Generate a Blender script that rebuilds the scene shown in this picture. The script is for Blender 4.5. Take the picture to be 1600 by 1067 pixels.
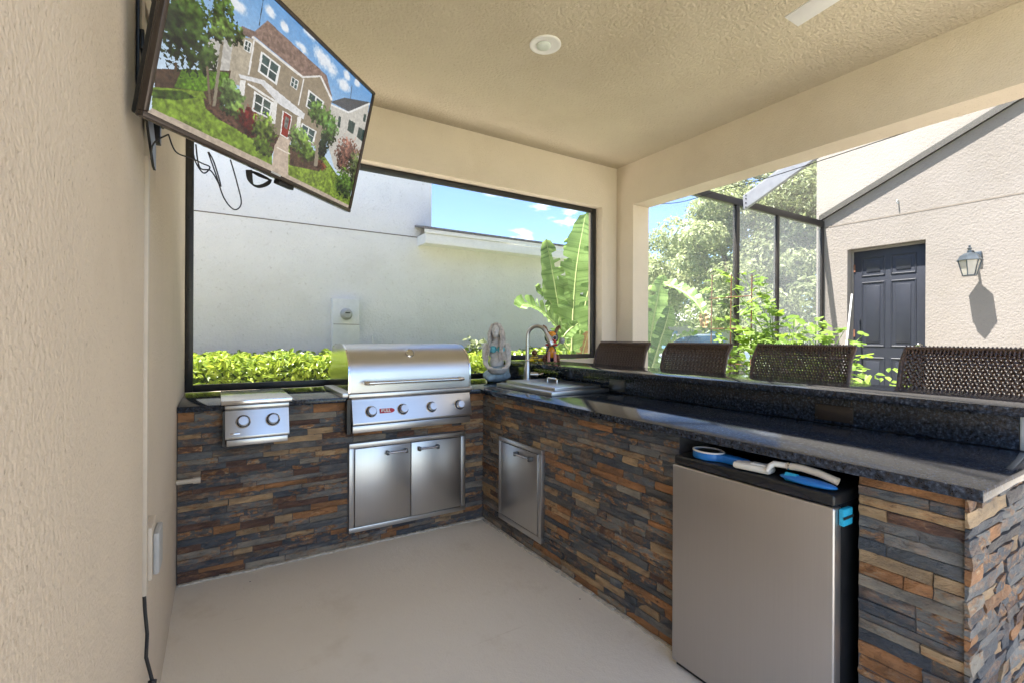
import bpy, bmesh, math, random
import numpy as np
from mathutils import Vector, Matrix, noise as mnoise
R = math.radians
random.seed(7)
for o in list(bpy.data.objects): bpy.data.objects.remove(o)
SC = bpy.context.scene
COL = SC.collection

# ------------------------------------------------------------------ camera
EYE = 1.281
FPX = 741.5
YAW = math.atan2(462, 741.5)
ROLL = R(0.295)
cam_d = bpy.data.cameras.new('camera')
cam = bpy.data.objects.new('camera', cam_d); COL.objects.link(cam)
cam_d.sensor_width = 36.0; cam_d.lens = FPX / 1600 * 36.0
cam_d.shift_y = -7.5 / 1600
cam_d.clip_start = 0.02; cam_d.clip_end = 2000
cam.matrix_world = Matrix.Translation((0, 0, EYE)) @ Matrix.Rotation(-YAW, 4, 'Z') @ Matrix.Rotation(R(90), 4, 'X') @ Matrix.Rotation(ROLL, 4, 'Z')
SC.camera = cam

# ------------------------------------------------------------------ world and sun
SUN_DIR = Vector((-0.38, 0.115, 1.0)).normalized()
EXPOSURE = 3.43
w = bpy.data.worlds.new('World'); SC.world = w; w.use_nodes = True
nt = w.node_tree; nt.nodes.clear()
wo = nt.nodes.new('ShaderNodeOutputWorld'); bg = nt.nodes.new('ShaderNodeBackground')
sky = nt.nodes.new('ShaderNodeTexSky'); sky.sky_type = 'NISHITA'; sky.sun_disc = False
sky.sun_elevation = math.asin(SUN_DIR.z); sky.sun_rotation = math.atan2(SUN_DIR.x, SUN_DIR.y)
sky.air_density = 0.9; sky.altitude = 3000; sky.dust_density = 0.0; sky.ozone_density = 3.0
bg.inputs['Strength'].default_value = 0.05
# fair-weather cumulus, a function of the view direction only
tc = nt.nodes.new('ShaderNodeTexCoord'); sep = nt.nodes.new('ShaderNodeSeparateXYZ')
nt.links.new(tc.outputs['Generated'], sep.inputs[0])
def wmath(op, a, b=None):
    n = nt.nodes.new('ShaderNodeMath'); n.operation = op
    for i, v in enumerate((a, b)):
        if v is None: continue
        if isinstance(v, (int, float)): n.inputs[i].default_value = v
        else: nt.links.new(v, n.inputs[i])
    return n.outputs[0]
zz = wmath('ADD', wmath('MAXIMUM', sep.outputs[2], 0.0), 0.22)
cmb = nt.nodes.new('ShaderNodeCombineXYZ')
nt.links.new(wmath('DIVIDE', sep.outputs[0], zz), cmb.inputs[0]); nt.links.new(wmath('DIVIDE', sep.outputs[1], zz), cmb.inputs[1])
cmb.inputs[2].default_value = 3.1
cn = nt.nodes.new('ShaderNodeTexNoise'); cn.inputs['Scale'].default_value = 3.6; cn.inputs['Detail'].default_value = 7; cn.inputs['Roughness'].default_value = 0.55
nt.links.new(cmb.outputs[0], cn.inputs['Vector'])
cr = nt.nodes.new('ShaderNodeMapRange'); cr.inputs[1].default_value = 0.555; cr.inputs[2].default_value = 0.66
nt.links.new(cn.outputs['Fac'], cr.inputs[0])
cm = nt.nodes.new('ShaderNodeMix'); cm.data_type = 'RGBA'
nt.links.new(cr.outputs[0], cm.inputs['Factor']); nt.links.new(sky.outputs[0], cm.inputs['A']); cm.inputs['B'].default_value = (5.2, 5.3, 5.5, 1)
nt.links.new(cm.outputs['Result'], bg.inputs['Color']); nt.links.new(bg.outputs[0], wo.inputs[0])
sd = bpy.data.lights.new('sun', 'SUN'); sd.energy = 2.75; sd.angle = R(0.53); sd.color = (1.0, 0.955, 0.88)
sun = bpy.data.objects.new('sun', sd); COL.objects.link(sun)
sun.rotation_euler = SUN_DIR.to_track_quat('Z', 'Y').to_euler(); sun.location = (-4, 2, 12)
vs = SC.view_settings; vs.view_transform = 'Standard'; vs.look = 'None'; vs.gamma = 1.0; vs.exposure = EXPOSURE; vs.use_curve_mapping = False
SC.render.engine = 'CYCLES'
SC.cycles.max_bounces = 7; SC.cycles.diffuse_bounces = 5; SC.cycles.glossy_bounces = 3; SC.cycles.transmission_bounces = 4; SC.cycles.transparent_max_bounces = 10

# ------------------------------------------------------------------ pixel -> place helpers (a pixel is only a direction)
_fw = Vector((math.sin(YAW), math.cos(YAW), 0)); _rt = Vector((math.cos(YAW), -math.sin(YAW), 0)); _up = Vector((0, 0, 1))
def pray(x, y):
    a = x - 800; b = -(y - 526)
    a2 = a * math.cos(ROLL) - b * math.sin(ROLL); b2 = a * math.sin(ROLL) + b * math.cos(ROLL)
    return _fw * FPX + _rt * a2 + _up * b2
def pon(x, y, axis, val):
    d = pray(x, y); c = Vector((0, 0, EYE)); return c + d * ((val - c[axis]) / d[axis])
def pplane(x, y, p0, n):
    d = pray(x, y); c = Vector((0, 0, EYE)); return c + d * ((p0 - c).dot(n) / d.dot(n))

# ------------------------------------------------------------------ materials
def new_mat(name):
    m = bpy.data.materials.new(name); m.use_nodes = True
    n = m.node_tree.nodes; b = n['Principled BSDF']; return m, m.node_tree, b
def link(t, a, b): t.links.new(a, b)
def nd(t, typ, **kw):
    n = t.nodes.new(typ)
    for k, v in kw.items(): setattr(n, k, v)
    return n
def objco(t, scale=(1, 1, 1)):
    tcn = nd(t, 'ShaderNodeTexCoord'); mp = nd(t, 'ShaderNodeMapping'); mp.inputs['Scale'].default_value = scale
    link(t, tcn.outputs['Object'], mp.inputs[0]); return mp.outputs[0]
def noise(t, vec, scale, detail=4, rough=0.55):
    n = nd(t, 'ShaderNodeTexNoise'); n.inputs['Scale'].default_value = scale; n.inputs['Detail'].default_value = detail; n.inputs['Roughness'].default_value = rough
    link(t, vec, n.inputs['Vector']); return n
def ramp(t, fac, stops, interp='LINEAR'):
    r = nd(t, 'ShaderNodeValToRGB'); r.color_ramp.interpolation = interp
    e = r.color_ramp.elements
    while len(e) < len(stops): e.new(0.5)
    for el, (p, c) in zip(e, stops): el.position = p; el.color = c if len(c) == 4 else (*c, 1)
    link(t, fac, r.inputs[0]); return r.outputs[0]
def mixc(t, fac, a, b, mode='MIX'):
    m = nd(t, 'ShaderNodeMix', data_type='RGBA', blend_type=mode)
    for sock, v in (('Factor', fac), ('A', a), ('B', b)):
        if isinstance(v, (int, float)): m.inputs[sock].default_value = v
        elif isinstance(v, tuple): m.inputs[sock].default_value = (*v, 1) if len(v) == 3 else v
        else: link(t, v, m.inputs[sock])
    return m.outputs['Result']
def bump(t, b, h, strength, dist):
    n = nd(t, 'ShaderNodeBump'); n.inputs['Strength'].default_value = strength; n.inputs['Distance'].default_value = dist
    link(t, h, n.inputs['Height']); link(t, n.outputs[0], b.inputs['Normal']); return n
def plain(name, col, rough=0.5, metal=0.0, var=0.12, nscale=14, bumpd=0.0, bscale=80, spec=None, coat=0.0):
    m, t, b = new_mat(name); v = objco(t)
    n = noise(t, v, nscale, 5)
    c = ramp(t, n.outputs['Fac'], [(0.3, tuple(x * (1 - var) for x in col)), (0.7, tuple(min(1, x * (1 + var)) for x in col))])
    link(t, c, b.inputs['Base Color']); b.inputs['Roughness'].default_value = rough; b.inputs['Metallic'].default_value = metal
    if spec is not None: b.inputs['Specular IOR Level'].default_value = spec
    b.inputs['Coat Weight'].default_value = coat
    if bumpd: bump(t, b, noise(t, v, bscale, 4).outputs['Fac'], 0.6, bumpd)
    return m
def stucco(name, col, dist=0.006, scale=55, stain=0.06):
    m, t, b = new_mat(name); v = objco(t)
    big = noise(t, v, 1.3, 5, 0.6); small = noise(t, v, scale * 2.2, 3)
    vor = nd(t, 'ShaderNodeTexVoronoi', feature='SMOOTH_F1'); vor.inputs['Scale'].default_value = scale; vor.inputs['Smoothness'].default_value = 0.6
    wv = noise(t, v, scale * 0.7, 2); add = nd(t, 'ShaderNodeVectorMath', operation='MULTIPLY_ADD'); link(t, wv.outputs['Color'], add.inputs[0]); add.inputs[1].default_value = (0.012,) * 3
    link(t, v, add.inputs[2]); link(t, add.outputs[0], vor.inputs['Vector'])
    hm = nd(t, 'ShaderNodeMath', operation='MULTIPLY_ADD'); link(t, small.outputs['Fac'], hm.inputs[0]); hm.inputs[1].default_value = 1.1
    iv = nd(t, 'ShaderNodeMath', operation='SUBTRACT'); iv.inputs[0].default_value = 1.0; link(t, vor.outputs['Distance'], iv.inputs[1]); link(t, iv.outputs[0], hm.inputs[2])
    c1 = ramp(t, big.outputs['Fac'], [(0.3, tuple(x * (1 - stain) for x in col)), (0.7, tuple(x * (1 + stain * 0.6) for x in col))])
    pt = noise(t, v, scale * 1.1, 4, 0.65); pr_ = ramp(t, pt.outputs['Fac'], [(0.30, (0.70, 0.67, 0.63)), (0.38, (1, 1, 1))]); c1 = mixc(t, 0.8, c1, pr_, 'MULTIPLY')
    dirt = ramp(t, noise(t, v, 0.7, 6, 0.7).outputs['Fac'], [(0.32, (0.90, 0.88, 0.85)), (0.5, (1, 1, 1))]); c1 = mixc(t, 0.8, c1, dirt, 'MULTIPLY')
    pm = nd(t, 'ShaderNodeMath', operation='MULTIPLY_ADD'); link(t, pr_, pm.inputs[0]); pm.inputs[1].default_value = 0.9; link(t, hm.outputs[0], pm.inputs[2]); hm = pm
    link(t, c1, b.inputs['Base Color'])
    b.inputs['Roughness'].default_value = 0.85; b.inputs['Specular IOR Level'].default_value = 0.25
    bump(t, b, hm.outputs[0], 0.7, dist)
    return m
def steel(name, col=(0.58, 0.575, 0.57), rough=0.33, axis=0, brush=260):
    m, t, b = new_mat(name); sc = [brush, brush, brush]; sc[axis] = 3.0
    v = objco(t, tuple(sc)); n = noise(t, v, 1.0, 3); v2 = objco(t); n2 = noise(t, v2, 5, 4)
    c = ramp(t, n.outputs['Fac'], [(0.2, tuple(x * 0.965 for x in col)), (0.8, tuple(x * 1.02 for x in col))]); link(t, c, b.inputs['Base Color'])
    r_ = nd(t, 'ShaderNodeMapRange'); link(t, n2.outputs['Fac'], r_.inputs[0]); r_.inputs[1].default_value = 0.3; r_.inputs[2].default_value = 0.75
    r_.inputs[3].default_value = rough * 0.94; r_.inputs[4].default_value = rough * 1.08; link(t, r_.outputs[0], b.inputs['Roughness'])
    b.inputs['Metallic'].default_value = 1.0
    return m
def leafmat(name, c0, c1, rough=0.42, trans=0.45, vein=False):
    m, t, b = new_mat(name); oi = nd(t, 'ShaderNodeObjectInfo'); geo = nd(t, 'ShaderNodeNewGeometry')
    v = objco(t); n = noise(t, v, 9, 3)
    ad = nd(t, 'ShaderNodeMath', operation='ADD'); link(t, n.outputs['Fac'], ad.inputs[0])
    rp = nd(t, 'ShaderNodeMath', operation='MULTIPLY_ADD'); link(t, geo.outputs['Random Per Island'], rp.inputs[0]); rp.inputs[1].default_value = 0.5
    ro = nd(t, 'ShaderNodeMath', operation='MULTIPLY'); link(t, oi.outputs['Random'], ro.inputs[0]); ro.inputs[1].default_value = 0.3; link(t, ro.outputs[0], rp.inputs[2])
    link(t, rp.outputs[0], ad.inputs[1])
    c = ramp(t, ad.outputs[0], [(0.45, c0), (1.0, c1)])
    if vein:
        at = nd(t, 'ShaderNodeAttribute', attribute_name='vein'); sx = nd(t, 'ShaderNodeSeparateXYZ'); link(t, at.outputs['Vector'], sx.inputs[0]); cx = nd(t, 'ShaderNodeCombineXYZ'); link(t, sx.outputs[0], cx.inputs[0])
        vn = noise(t, cx.outputs[0], 3.2, 2, 0.6); vr = ramp(t, vn.outputs['Fac'], [(0.36, (0.45, 0.52, 0.45)), (0.5, (0.95, 0.97, 0.95)), (0.64, (1.0, 1.0, 1.0))]); c = mixc(t, 1.0, c, vr, 'MULTIPLY'); bump(t, b, vn.outputs['Fac'], 0.5, 0.01)
    link(t, c, b.inputs['Base Color'])
    b.inputs['Roughness'].default_value = rough
    tr = nd(t, 'ShaderNodeBsdfTranslucent'); hs = nd(t, 'ShaderNodeHueSaturation'); hs.inputs['Value'].default_value = 1.7; hs.inputs['Saturation'].default_value = 1.05; hs.inputs['Hue'].default_value = 0.488
    link(t, c, hs.inputs['Color']); link(t, hs.outputs[0], tr.inputs['Color'])
    mx = nd(t, 'ShaderNodeMixShader'); mx.inputs[0].default_value = trans; out = t.nodes['Material Output']
    link(t, b.outputs[0], mx.inputs[1]); link(t, tr.outputs[0], mx.inputs[2]); link(t, mx.outputs[0], out.inputs['Surface'])
    return m
def screen_mesh(name, col, opacity):
    m, t, b = new_mat(name); b.inputs['Base Color'].default_value = (*col, 1); b.inputs['Roughness'].default_value = 0.8
    tp = nd(t, 'ShaderNodeBsdfTransparent'); mx = nd(t, 'ShaderNodeMixShader'); v = objco(t); n = noise(t, v, 1.5, 3)
    r_ = nd(t, 'ShaderNodeMapRange'); link(t, n.outputs['Fac'], r_.inputs[0]); r_.inputs[3].default_value = opacity * 0.8; r_.inputs[4].default_value = opacity * 1.2
    link(t, r_.outputs[0], mx.inputs[0]); link(t, tp.outputs[0], mx.inputs[1]); link(t, b.outputs[0], mx.inputs[2]); link(t, mx.outputs[0], t.nodes['Material Output'].inputs['Surface'])
    return m

M = {}
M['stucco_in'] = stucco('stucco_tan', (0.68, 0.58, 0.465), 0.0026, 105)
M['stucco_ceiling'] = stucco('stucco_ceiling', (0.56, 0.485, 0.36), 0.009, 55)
M['stucco_white'] = stucco('stucco_neighbour', (0.80, 0.785, 0.76), 0.007, 30)
M['stucco_cream'] = stucco('stucco_cream', (0.245, 0.222, 0.202), 0.004, 40)
M['white_trim'] = plain('white_trim', (0.75, 0.75, 0.73), 0.5, var=0.05)
M['shingle'] = plain('shingle', (0.18, 0.17, 0.17), 0.9, var=0.5, nscale=30, bumpd=0.01)
M['frame'] = plain('bronze_aluminium', (0.028, 0.026, 0.025), 0.38, 0.3, var=0.2)
M['cage'] = plain('cage_bronze', (0.028, 0.024, 0.022), 0.45, 0.2, var=0.15)
M['cage_grey'] = plain('cage_grey', (0.26, 0.27, 0.30), 0.4, 0.2, var=0.1)
M['steel'] = steel('brushed_steel')
M['steel_v'] = steel('brushed_steel_vertical', axis=2)
M['steel_fridge'] = steel('fridge_steel', (0.56, 0.53, 0.505), 0.42, axis=2)
M['polish'] = plain('polished_steel', (0.68, 0.67, 0.66), 0.14, 1.0, var=0.04)
M['steel_dark'] = plain('dark_steel', (0.13, 0.13, 0.13), 0.35, 1.0, var=0.1)
M['black'] = plain('black_plastic', (0.012, 0.012, 0.013), 0.38, var=0.3)
M['black_rubber'] = plain('black_rubber', (0.015, 0.015, 0.016), 0.6, var=0.3)
M['tvbezel'] = plain('tv_bezel', (0.055, 0.042, 0.035), 0.22, 0.3, var=0.1)
M['white_pl'] = plain('white_plastic', (0.72, 0.68, 0.60), 0.4, var=0.05)
M['beige_pl'] = plain('beige_plastic', (0.58, 0.50, 0.40), 0.5, var=0.06)
M['grey_pl'] = plain('grey_plastic', (0.42, 0.42, 0.41), 0.5, var=0.08)
M['blue_pl'] = plain('blue_plastic', (0.015, 0.16, 0.48), 0.35, var=0.15)
M['cyan_pl'] = plain('cyan_plastic', (0.02, 0.38, 0.58), 0.4, var=0.1)
M['red'] = plain('red_enamel', (0.50, 0.02, 0.025), 0.3, var=0.1)
M['white_paint'] = plain('white_paint', (0.8, 0.78, 0.74), 0.45, var=0.03)
M['glass_white'] = plain('frosted_glass', (0.62, 0.66, 0.60), 0.3, var=0.05)
M['door'] = plain('door_charcoal', (0.022, 0.025, 0.036), 0.42, var=0.08)
M['rust'] = plain('rusty_steel', (0.16, 0.07, 0.04), 0.8, var=0.4)
M['bark'] = plain('bark', (0.13, 0.10, 0.075), 0.9, var=0.45, nscale=25, bumpd=0.02)
M['stem'] = plain('green_stem', (0.16, 0.25, 0.06), 0.5, var=0.2)
M['lamp_metal'] = plain('lamp_metal', (0.07, 0.085, 0.10), 0.4, 0.6, var=0.2)
M['joint'] = plain('joint_dark', (0.20, 0.17, 0.14), 0.9)  # dark tone of the wall joints and the meter box seam
M['mesh_dark'] = screen_mesh('insect_screen', (0.10, 0.11, 0.12), 0.10)
M['mesh_thin'] = screen_mesh('thin_screen', (0.55, 0.56, 0.56), 0.13)  # less opaque in the first bay so the banana leaves stay unveiled
M['mesh_cage'] = screen_mesh('cage_screen', (0.66, 0.67, 0.66), 0.26)

def floor_mat():
    m, t, b = new_mat('painted_concrete'); v = objco(t)
    big = noise(t, v, 1.1, 6, 0.6); fine = noise(t, v, 130, 4); mid = noise(t, v, 38, 3)
    c = ramp(t, big.outputs['Fac'], [(0.3, (0.82, 0.75, 0.64)), (0.7, (0.88, 0.82, 0.72))])
    sp = nd(t, 'ShaderNodeTexVoronoi'); sp.inputs['Scale'].default_value = 5.5; link(t, v, sp.inputs['Vector'])
    dots = ramp(t, sp.outputs['Distance'], [(0.018, (1, 1, 1)), (0.032, (0, 0, 0))])
    pick = ramp(t, noise(t, v, 2.3, 2).outputs['Fac'], [(0.5, (0, 0, 0)), (0.56, (1, 1, 1))])
    dm = nd(t, 'ShaderNodeMath', operation='MULTIPLY'); link(t, dots, dm.inputs[0]); link(t, pick, dm.inputs[1])
    c = mixc(t, dm.outputs[0], c, (0.16, 0.12, 0.09))
    st = ramp(t, noise(t, v, 3.2, 7, 0.68).outputs['Fac'], [(0.30, (0.80, 0.76, 0.70)), (0.44, (1, 1, 1))]); c = mixc(t, 0.4, c, st, 'MULTIPLY')
    scu = nd(t, 'ShaderNodeMapping'); scu.inputs['Scale'].default_value = (1.5, 22, 1); scu.inputs['Rotation'].default_value = (0, 0, 0.6); link(t, v, scu.inputs[0])
    sc2 = ramp(t, noise(t, scu.outputs[0], 1.3, 4, 0.6).outputs['Fac'], [(0.27, (0.82, 0.79, 0.75)), (0.33, (1, 1, 1))]); c = mixc(t, 0.6, c, sc2, 'MULTIPLY')
    link(t, c, b.inputs['Base Color'])
    rr = nd(t, 'ShaderNodeMapRange'); link(t, big.outputs['Fac'], rr.inputs[0]); rr.inputs[1].default_value = 0.3; rr.inputs[2].default_value = 0.7; rr.inputs[3].default_value = 0.42; rr.inputs[4].default_value = 0.62; link(t, rr.outputs[0], b.inputs['Roughness'])
    h = nd(t, 'ShaderNodeMath', operation='ADD'); link(t, fine.outputs['Fac'], h.inputs[0]); link(t, mid.outputs['Fac'], h.inputs[1]); bump(t, b, h.outputs[0], 0.55, 0.004)
    return m
M['floor'] = floor_mat()
def granite():
    m, t, b = new_mat('dark_granite'); v = objco(t)
    a = noise(t, v, 85, 6, 0.7); g = noise(t, v, 45, 5, 0.65)
    vo = nd(t, 'ShaderNodeTexVoronoi'); vo.inputs['Scale'].default_value = 120; link(t, v, vo.inputs['Vector'])
    c = ramp(t, a.outputs['Fac'], [(0.40, (0.005, 0.0065, 0.010)), (0.50, (0.016, 0.021, 0.031)), (0.59, (0.036, 0.048, 0.072)), (0.70, (0.11, 0.13, 0.165))])
    c2 = ramp(t, g.outputs['Fac'], [(0.5, (0.0, 0.0, 0.0)), (0.75, (0.02, 0.014, 0.009))])
    c = mixc(t, 1.0, c, c2, 'ADD'); link(t, c, b.inputs['Base Color'])
    b.inputs['Roughness'].default_value = 0.10; b.inputs['Specular IOR Level'].default_value = 0.42
    bump(t, b, noise(t, v, 140, 3).outputs['Fac'], 0.06, 0.0012)
    return m
M['granite'] = granite()
def slate():
    m, t, b = new_mat('split_slate'); v = objco(t); at = nd(t, 'ShaderNodeAttribute', attribute_name='rnd')
    r = nd(t, 'ShaderNodeSeparateColor'); link(t, at.outputs['Color'], r.inputs[0])
    base = ramp(t, r.outputs[0], [(0.0, (0.085, 0.095, 0.107)), (0.24, (0.14, 0.147, 0.15)), (0.42, (0.205, 0.20, 0.185)), (0.56, (0.30, 0.265, 0.21)), (0.66, (0.44, 0.30, 0.165)), (0.76, (0.36, 0.17, 0.07)), (0.87, (0.13, 0.07, 0.05)), (0.94, (0.12, 0.11, 0.10))], 'CONSTANT')
    # offset the pattern per stone so no two stones share a vein
    off = nd(t, 'ShaderNodeVectorMath', operation='MULTIPLY_ADD'); link(t, at.outputs['Color'], off.inputs[0]); off.inputs[1].default_value = (9, 9, 9); link(t, v, off.inputs[2])
    st = nd(t, 'ShaderNodeMapping'); st.inputs['Scale'].default_value = (1, 1, 2.2); link(t, off.outputs[0], st.inputs[0])
    n1 = noise(t, st.outputs[0], 17, 7, 0.68); n2 = noise(t, st.outputs[0], 30, 6, 0.7); n3 = noise(t, st.outputs[0], 7, 4)
    rustc = ramp(t, n2.outputs['Fac'], [(0.35, (0.14, 0.06, 0.03)), (0.52, (0.42, 0.20, 0.07)), (0.66, (0.55, 0.42, 0.27))])
    mk = ramp(t, n1.outputs['Fac'], [(0.485, (0, 0, 0)), (0.555, (1, 1, 1))])
    am = nd(t, 'ShaderNodeMath', operation='MULTIPLY'); link(t, mk, am.inputs[0]); link(t, r.outputs[1], am.inputs[1])
    c = mixc(t, am.outputs[0], base, rustc)
    gr = ramp(t, n3.outputs['Fac'], [(0.35, (0.62, 0.64, 0.68)), (0.68, (1.3, 1.27, 1.22))]); c = mixc(t, 1.0, c, gr, 'MULTIPLY')
    dk = ramp(t, n2.outputs['Fac'], [(0.28, (0.35, 0.33, 0.33)), (0.42, (1, 1, 1))]); c = mixc(t, 0.8, c, dk, 'MULTIPLY')
    link(t, c, b.inputs['Base Color']); b.inputs['Roughness'].default_value = 0.5
    h = nd(t, 'ShaderNodeMath', operation='ADD'); link(t, n1.outputs['Fac'], h.inputs[0]); link(t, n2.outputs['Fac'], h.inputs[1]); bump(t, b, h.outputs[0], 1.0, 0.012)
    return m
M['slate'] = slate()
M['mortar'] = plain('cement_core', (0.11, 0.10, 0.095), 0.9, var=0.3, bumpd=0.004)
M['grout'] = plain('floor_caulk', (0.60, 0.55, 0.47), 0.8, var=0.25, nscale=40)
M['leaf_hedge'] = leafmat('hedge_leaf', (0.085, 0.155, 0.014), (0.30, 0.38, 0.05), 0.32, 0.35)
M['leaf_banana'] = leafmat('banana_leaf', (0.085, 0.165, 0.04), (0.22, 0.33, 0.11), 0.36, 0.45, vein=True)
M['leaf_fig'] = leafmat('lobed_leaf', (0.07, 0.15, 0.016), (0.22, 0.32, 0.06), 0.45, 0.5)
M['leaf_oak'] = leafmat('oak_leaf', (0.08, 0.11, 0.045), (0.30, 0.34, 0.17), 0.5, 0.3)
M['leaf_dry'] = plain('dry_leaf', (0.42, 0.27, 0.12), 0.7, var=0.3)
M['rib'] = plain('leaf_midrib', (0.42, 0.50, 0.20), 0.5, var=0.1)
M['grass'] = plain('lawn_ground', (0.15, 0.21, 0.06), 0.9, var=0.4, nscale=6, bumpd=0.02)
M['deck'] = plain('deck_pavers', (0.36, 0.33, 0.29), 0.8, var=0.1, nscale=5, bumpd=0.003)
M['wicker'] = plain('brown_wicker', (0.075, 0.042, 0.027), 0.36, var=0.6, nscale=90)
M['statue'] = plain('weathered_statue', (0.62, 0.59, 0.57), 0.8, var=0.22, nscale=28, bumpd=0.002)
M['statue_hair'] = plain('weathered_hair', (0.50, 0.45, 0.42), 0.85, var=0.4, nscale=34, bumpd=0.003)
M['statue_teal'] = plain('faded_teal', (0.12, 0.42, 0.50), 0.7, var=0.35, nscale=40)
M['statue_blue'] = plain('blue_grey_glaze', (0.30, 0.40, 0.46), 0.6, var=0.4, nscale=22, bumpd=0.002)
M['gold'] = plain('orange_glaze', (0.75, 0.28, 0.02), 0.25, var=0.15)
M['yellow'] = plain('yellow_glaze', (0.75, 0.50, 0.02), 0.3, var=0.15)
M['navy'] = plain('navy_glaze', (0.02, 0.025, 0.05), 0.2, var=0.3)
M['brown'] = plain('brown_glaze', (0.16, 0.06, 0.03), 0.3, var=0.3)
M['pink'] = plain('pink_glaze', (0.55, 0.25, 0.22), 0.35, var=0.2)
M['lens'] = plain('dark_lens', (0.02, 0.02, 0.025), 0.08, var=0.1)
M['car_paint'] = plain('car_paint', (0.55, 0.58, 0.62), 0.25, 0.3, var=0.03, coat=0.6)
M['car_glass'] = plain('car_glass', (0.06, 0.12, 0.20), 0.06, var=0.05)

# ------------------------------------------------------------------ mesh helpers
class G:
    def __init__(s): s.bm = bmesh.new()
    def box(s, x0, x1, y0, y1, z0, z1, bev=0.0, seg=2):
        bm = bmesh.new(); bmesh.ops.create_cube(bm, size=1)
        for v in bm.verts: v.co = Vector(((x0 + x1) / 2 + v.co.x * (x1 - x0), (y0 + y1) / 2 + v.co.y * (y1 - y0), (z0 + z1) / 2 + v.co.z * (z1 - z0)))
        if bev: bmesh.ops.bevel(bm, geom=bm.edges[:], offset=bev, segments=seg, affect='EDGES', profile=0.5)
        return s.merge(bm)
    def merge(s, bm, mat=None):
        if mat is not None: bmesh.ops.transform(bm, matrix=mat, verts=bm.verts)
        me = bpy.data.meshes.new('tmp'); bm.to_mesh(me); bm.free(); s.bm.from_mesh(me); bpy.data.meshes.remove(me); return s
    def obox(s, c, size, rot, bev=0.0):
        bm = bmesh.new(); bmesh.ops.create_cube(bm, size=1)
        for v in bm.verts: v.co = Vector((v.co.x * size[0], v.co.y * size[1], v.co.z * size[2]))
        if bev: bmesh.ops.bevel(bm, geom=bm.edges[:], offset=bev, segments=2, affect='EDGES', profile=0.5)
        return s.merge(bm, Matrix.Translation(c) @ rot.to_4x4())
    def prism(s, pts, vec, bev=0.0):
        bm = bmesh.new(); vs_ = [bm.verts.new(p) for p in pts]; f = bm.faces.new(vs_)
        r = bmesh.ops.extrude_face_region(bm, geom=[f]); vv = [e for e in r['geom'] if isinstance(e, bmesh.types.BMVert)]
        bmesh.ops.translate(bm, verts=vv, vec=Vector(vec)); bmesh.ops.recalc_face_normals(bm, faces=bm.faces)
        if bev: bmesh.ops.bevel(bm, geom=bm.edges[:], offset=bev, segments=2, affect='EDGES', profile=0.5)
        return s.merge(bm)
    def tube(s, pts, rad, n=10, caps=True):
        pts = [Vector(p) for p in pts]; k = len(pts)
        if not isinstance(rad, (list, tuple)): rad = [rad] * k
        bm = bmesh.new(); rings = []; t0 = (pts[1] - pts[0]).normalized()
        a = t0.orthogonal().normalized(); prev = t0
        for i, p in enumerate(pts):
            t = ((pts[min(i + 1, k - 1)] - pts[max(i - 1, 0)]).normalized() if k > 2 else t0) or prev
            q = prev.rotation_difference(t); a = (q @ a).normalized(); prev = t; bb = t.cross(a)
            rings.append([bm.verts.new(p + (a * math.cos(2 * math.pi * j / n) + bb * math.sin(2 * math.pi * j / n)) * rad[i]) for j in range(n)])
        for r0, r1 in zip(rings, rings[1:]):
            for j in range(n): bm.faces.new((r0[j], r0[(j + 1) % n], r1[(j + 1) % n], r1[j]))
        if caps: bm.faces.new(rings[0][::-1]); bm.faces.new(rings[-1])
        return s.merge(bm)
    def lathe(s, prof, c, axis=(0, 0, 1), n=28):
        q = Vector((0, 0, 1)).rotation_difference(Vector(axis).normalized()).to_matrix()
        bm = bmesh.new(); rings = []
        for r, h in prof:
            rings.append([bm.verts.new(Vector(c) + q @ Vector((r * math.cos(2 * math.pi * j / n), r * math.sin(2 * math.pi * j / n), h))) for j in range(n)])
        for r0, r1 in zip(rings, rings[1:]):
            for j in range(n): bm.faces.new((r0[j], r0[(j + 1) % n], r1[(j + 1) % n], r1[j]))
        bm.faces.new(rings[0][::-1]); bm.faces.new(rings[-1])
        return s.merge(bm)
    def ball(s, c, r, rot=None, sub=3):
        bm = bmesh.new(); bmesh.ops.create_icosphere(bm, subdivisions=sub, radius=1)
        if isinstance(r, (int, float)): r = (r, r, r)
        m = Matrix.Translation(c) @ (rot.to_4x4() if rot else Matrix.Identity(4)) @ Matrix.Diagonal((*r, 1))
        return s.merge(bm, m)
    def obj(s, name, mat, parent=None, smooth=True, rnd=None):
        bmesh.ops.recalc_face_normals(s.bm, faces=s.bm.faces)
        me = bpy.data.meshes.new(name); s.bm.to_mesh(me); s.bm.free()
        me.materials.append(M[mat] if isinstance(mat, str) else mat)
        if smooth:
            me.polygons.foreach_set('use_smooth', [True] * len(me.polygons)); me.set_sharp_from_angle(angle=R(38))
        if rnd is not None:
            a = me.color_attributes.new('rnd', 'FLOAT_COLOR', 'POINT'); a.data.foreach_set('color', [*rnd, 1.0] * len(me.vertices))
        o = bpy.data.objects.new(name, me); COL.objects.link(o)
        if parent is not None:
            o.parent = parent; o.location = -Vector(parent.get('base', (0, 0, 0)))
        return o
def tag(o, label, cat, group=None):
    o['label'] = label; o['category'] = cat
    if group: o['group'] = group
    return o
def thing(name, label, cat, base=(0, 0, 0), group=None):
    o = bpy.data.objects.new(name, None); COL.objects.link(o); o.location = base; o['base'] = tuple(base); o.empty_display_size = 0.1
    return tag(o, label, cat, group)
def struct(o): o['kind'] = 'structure'; return o
def stuff(o): o['kind'] = 'stuff'; return o
def sub(o, parent):     # make o a sub-part of a part (both built in world coordinates)
    o.parent = parent; o.location = (0, 0, 0); return o
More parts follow.
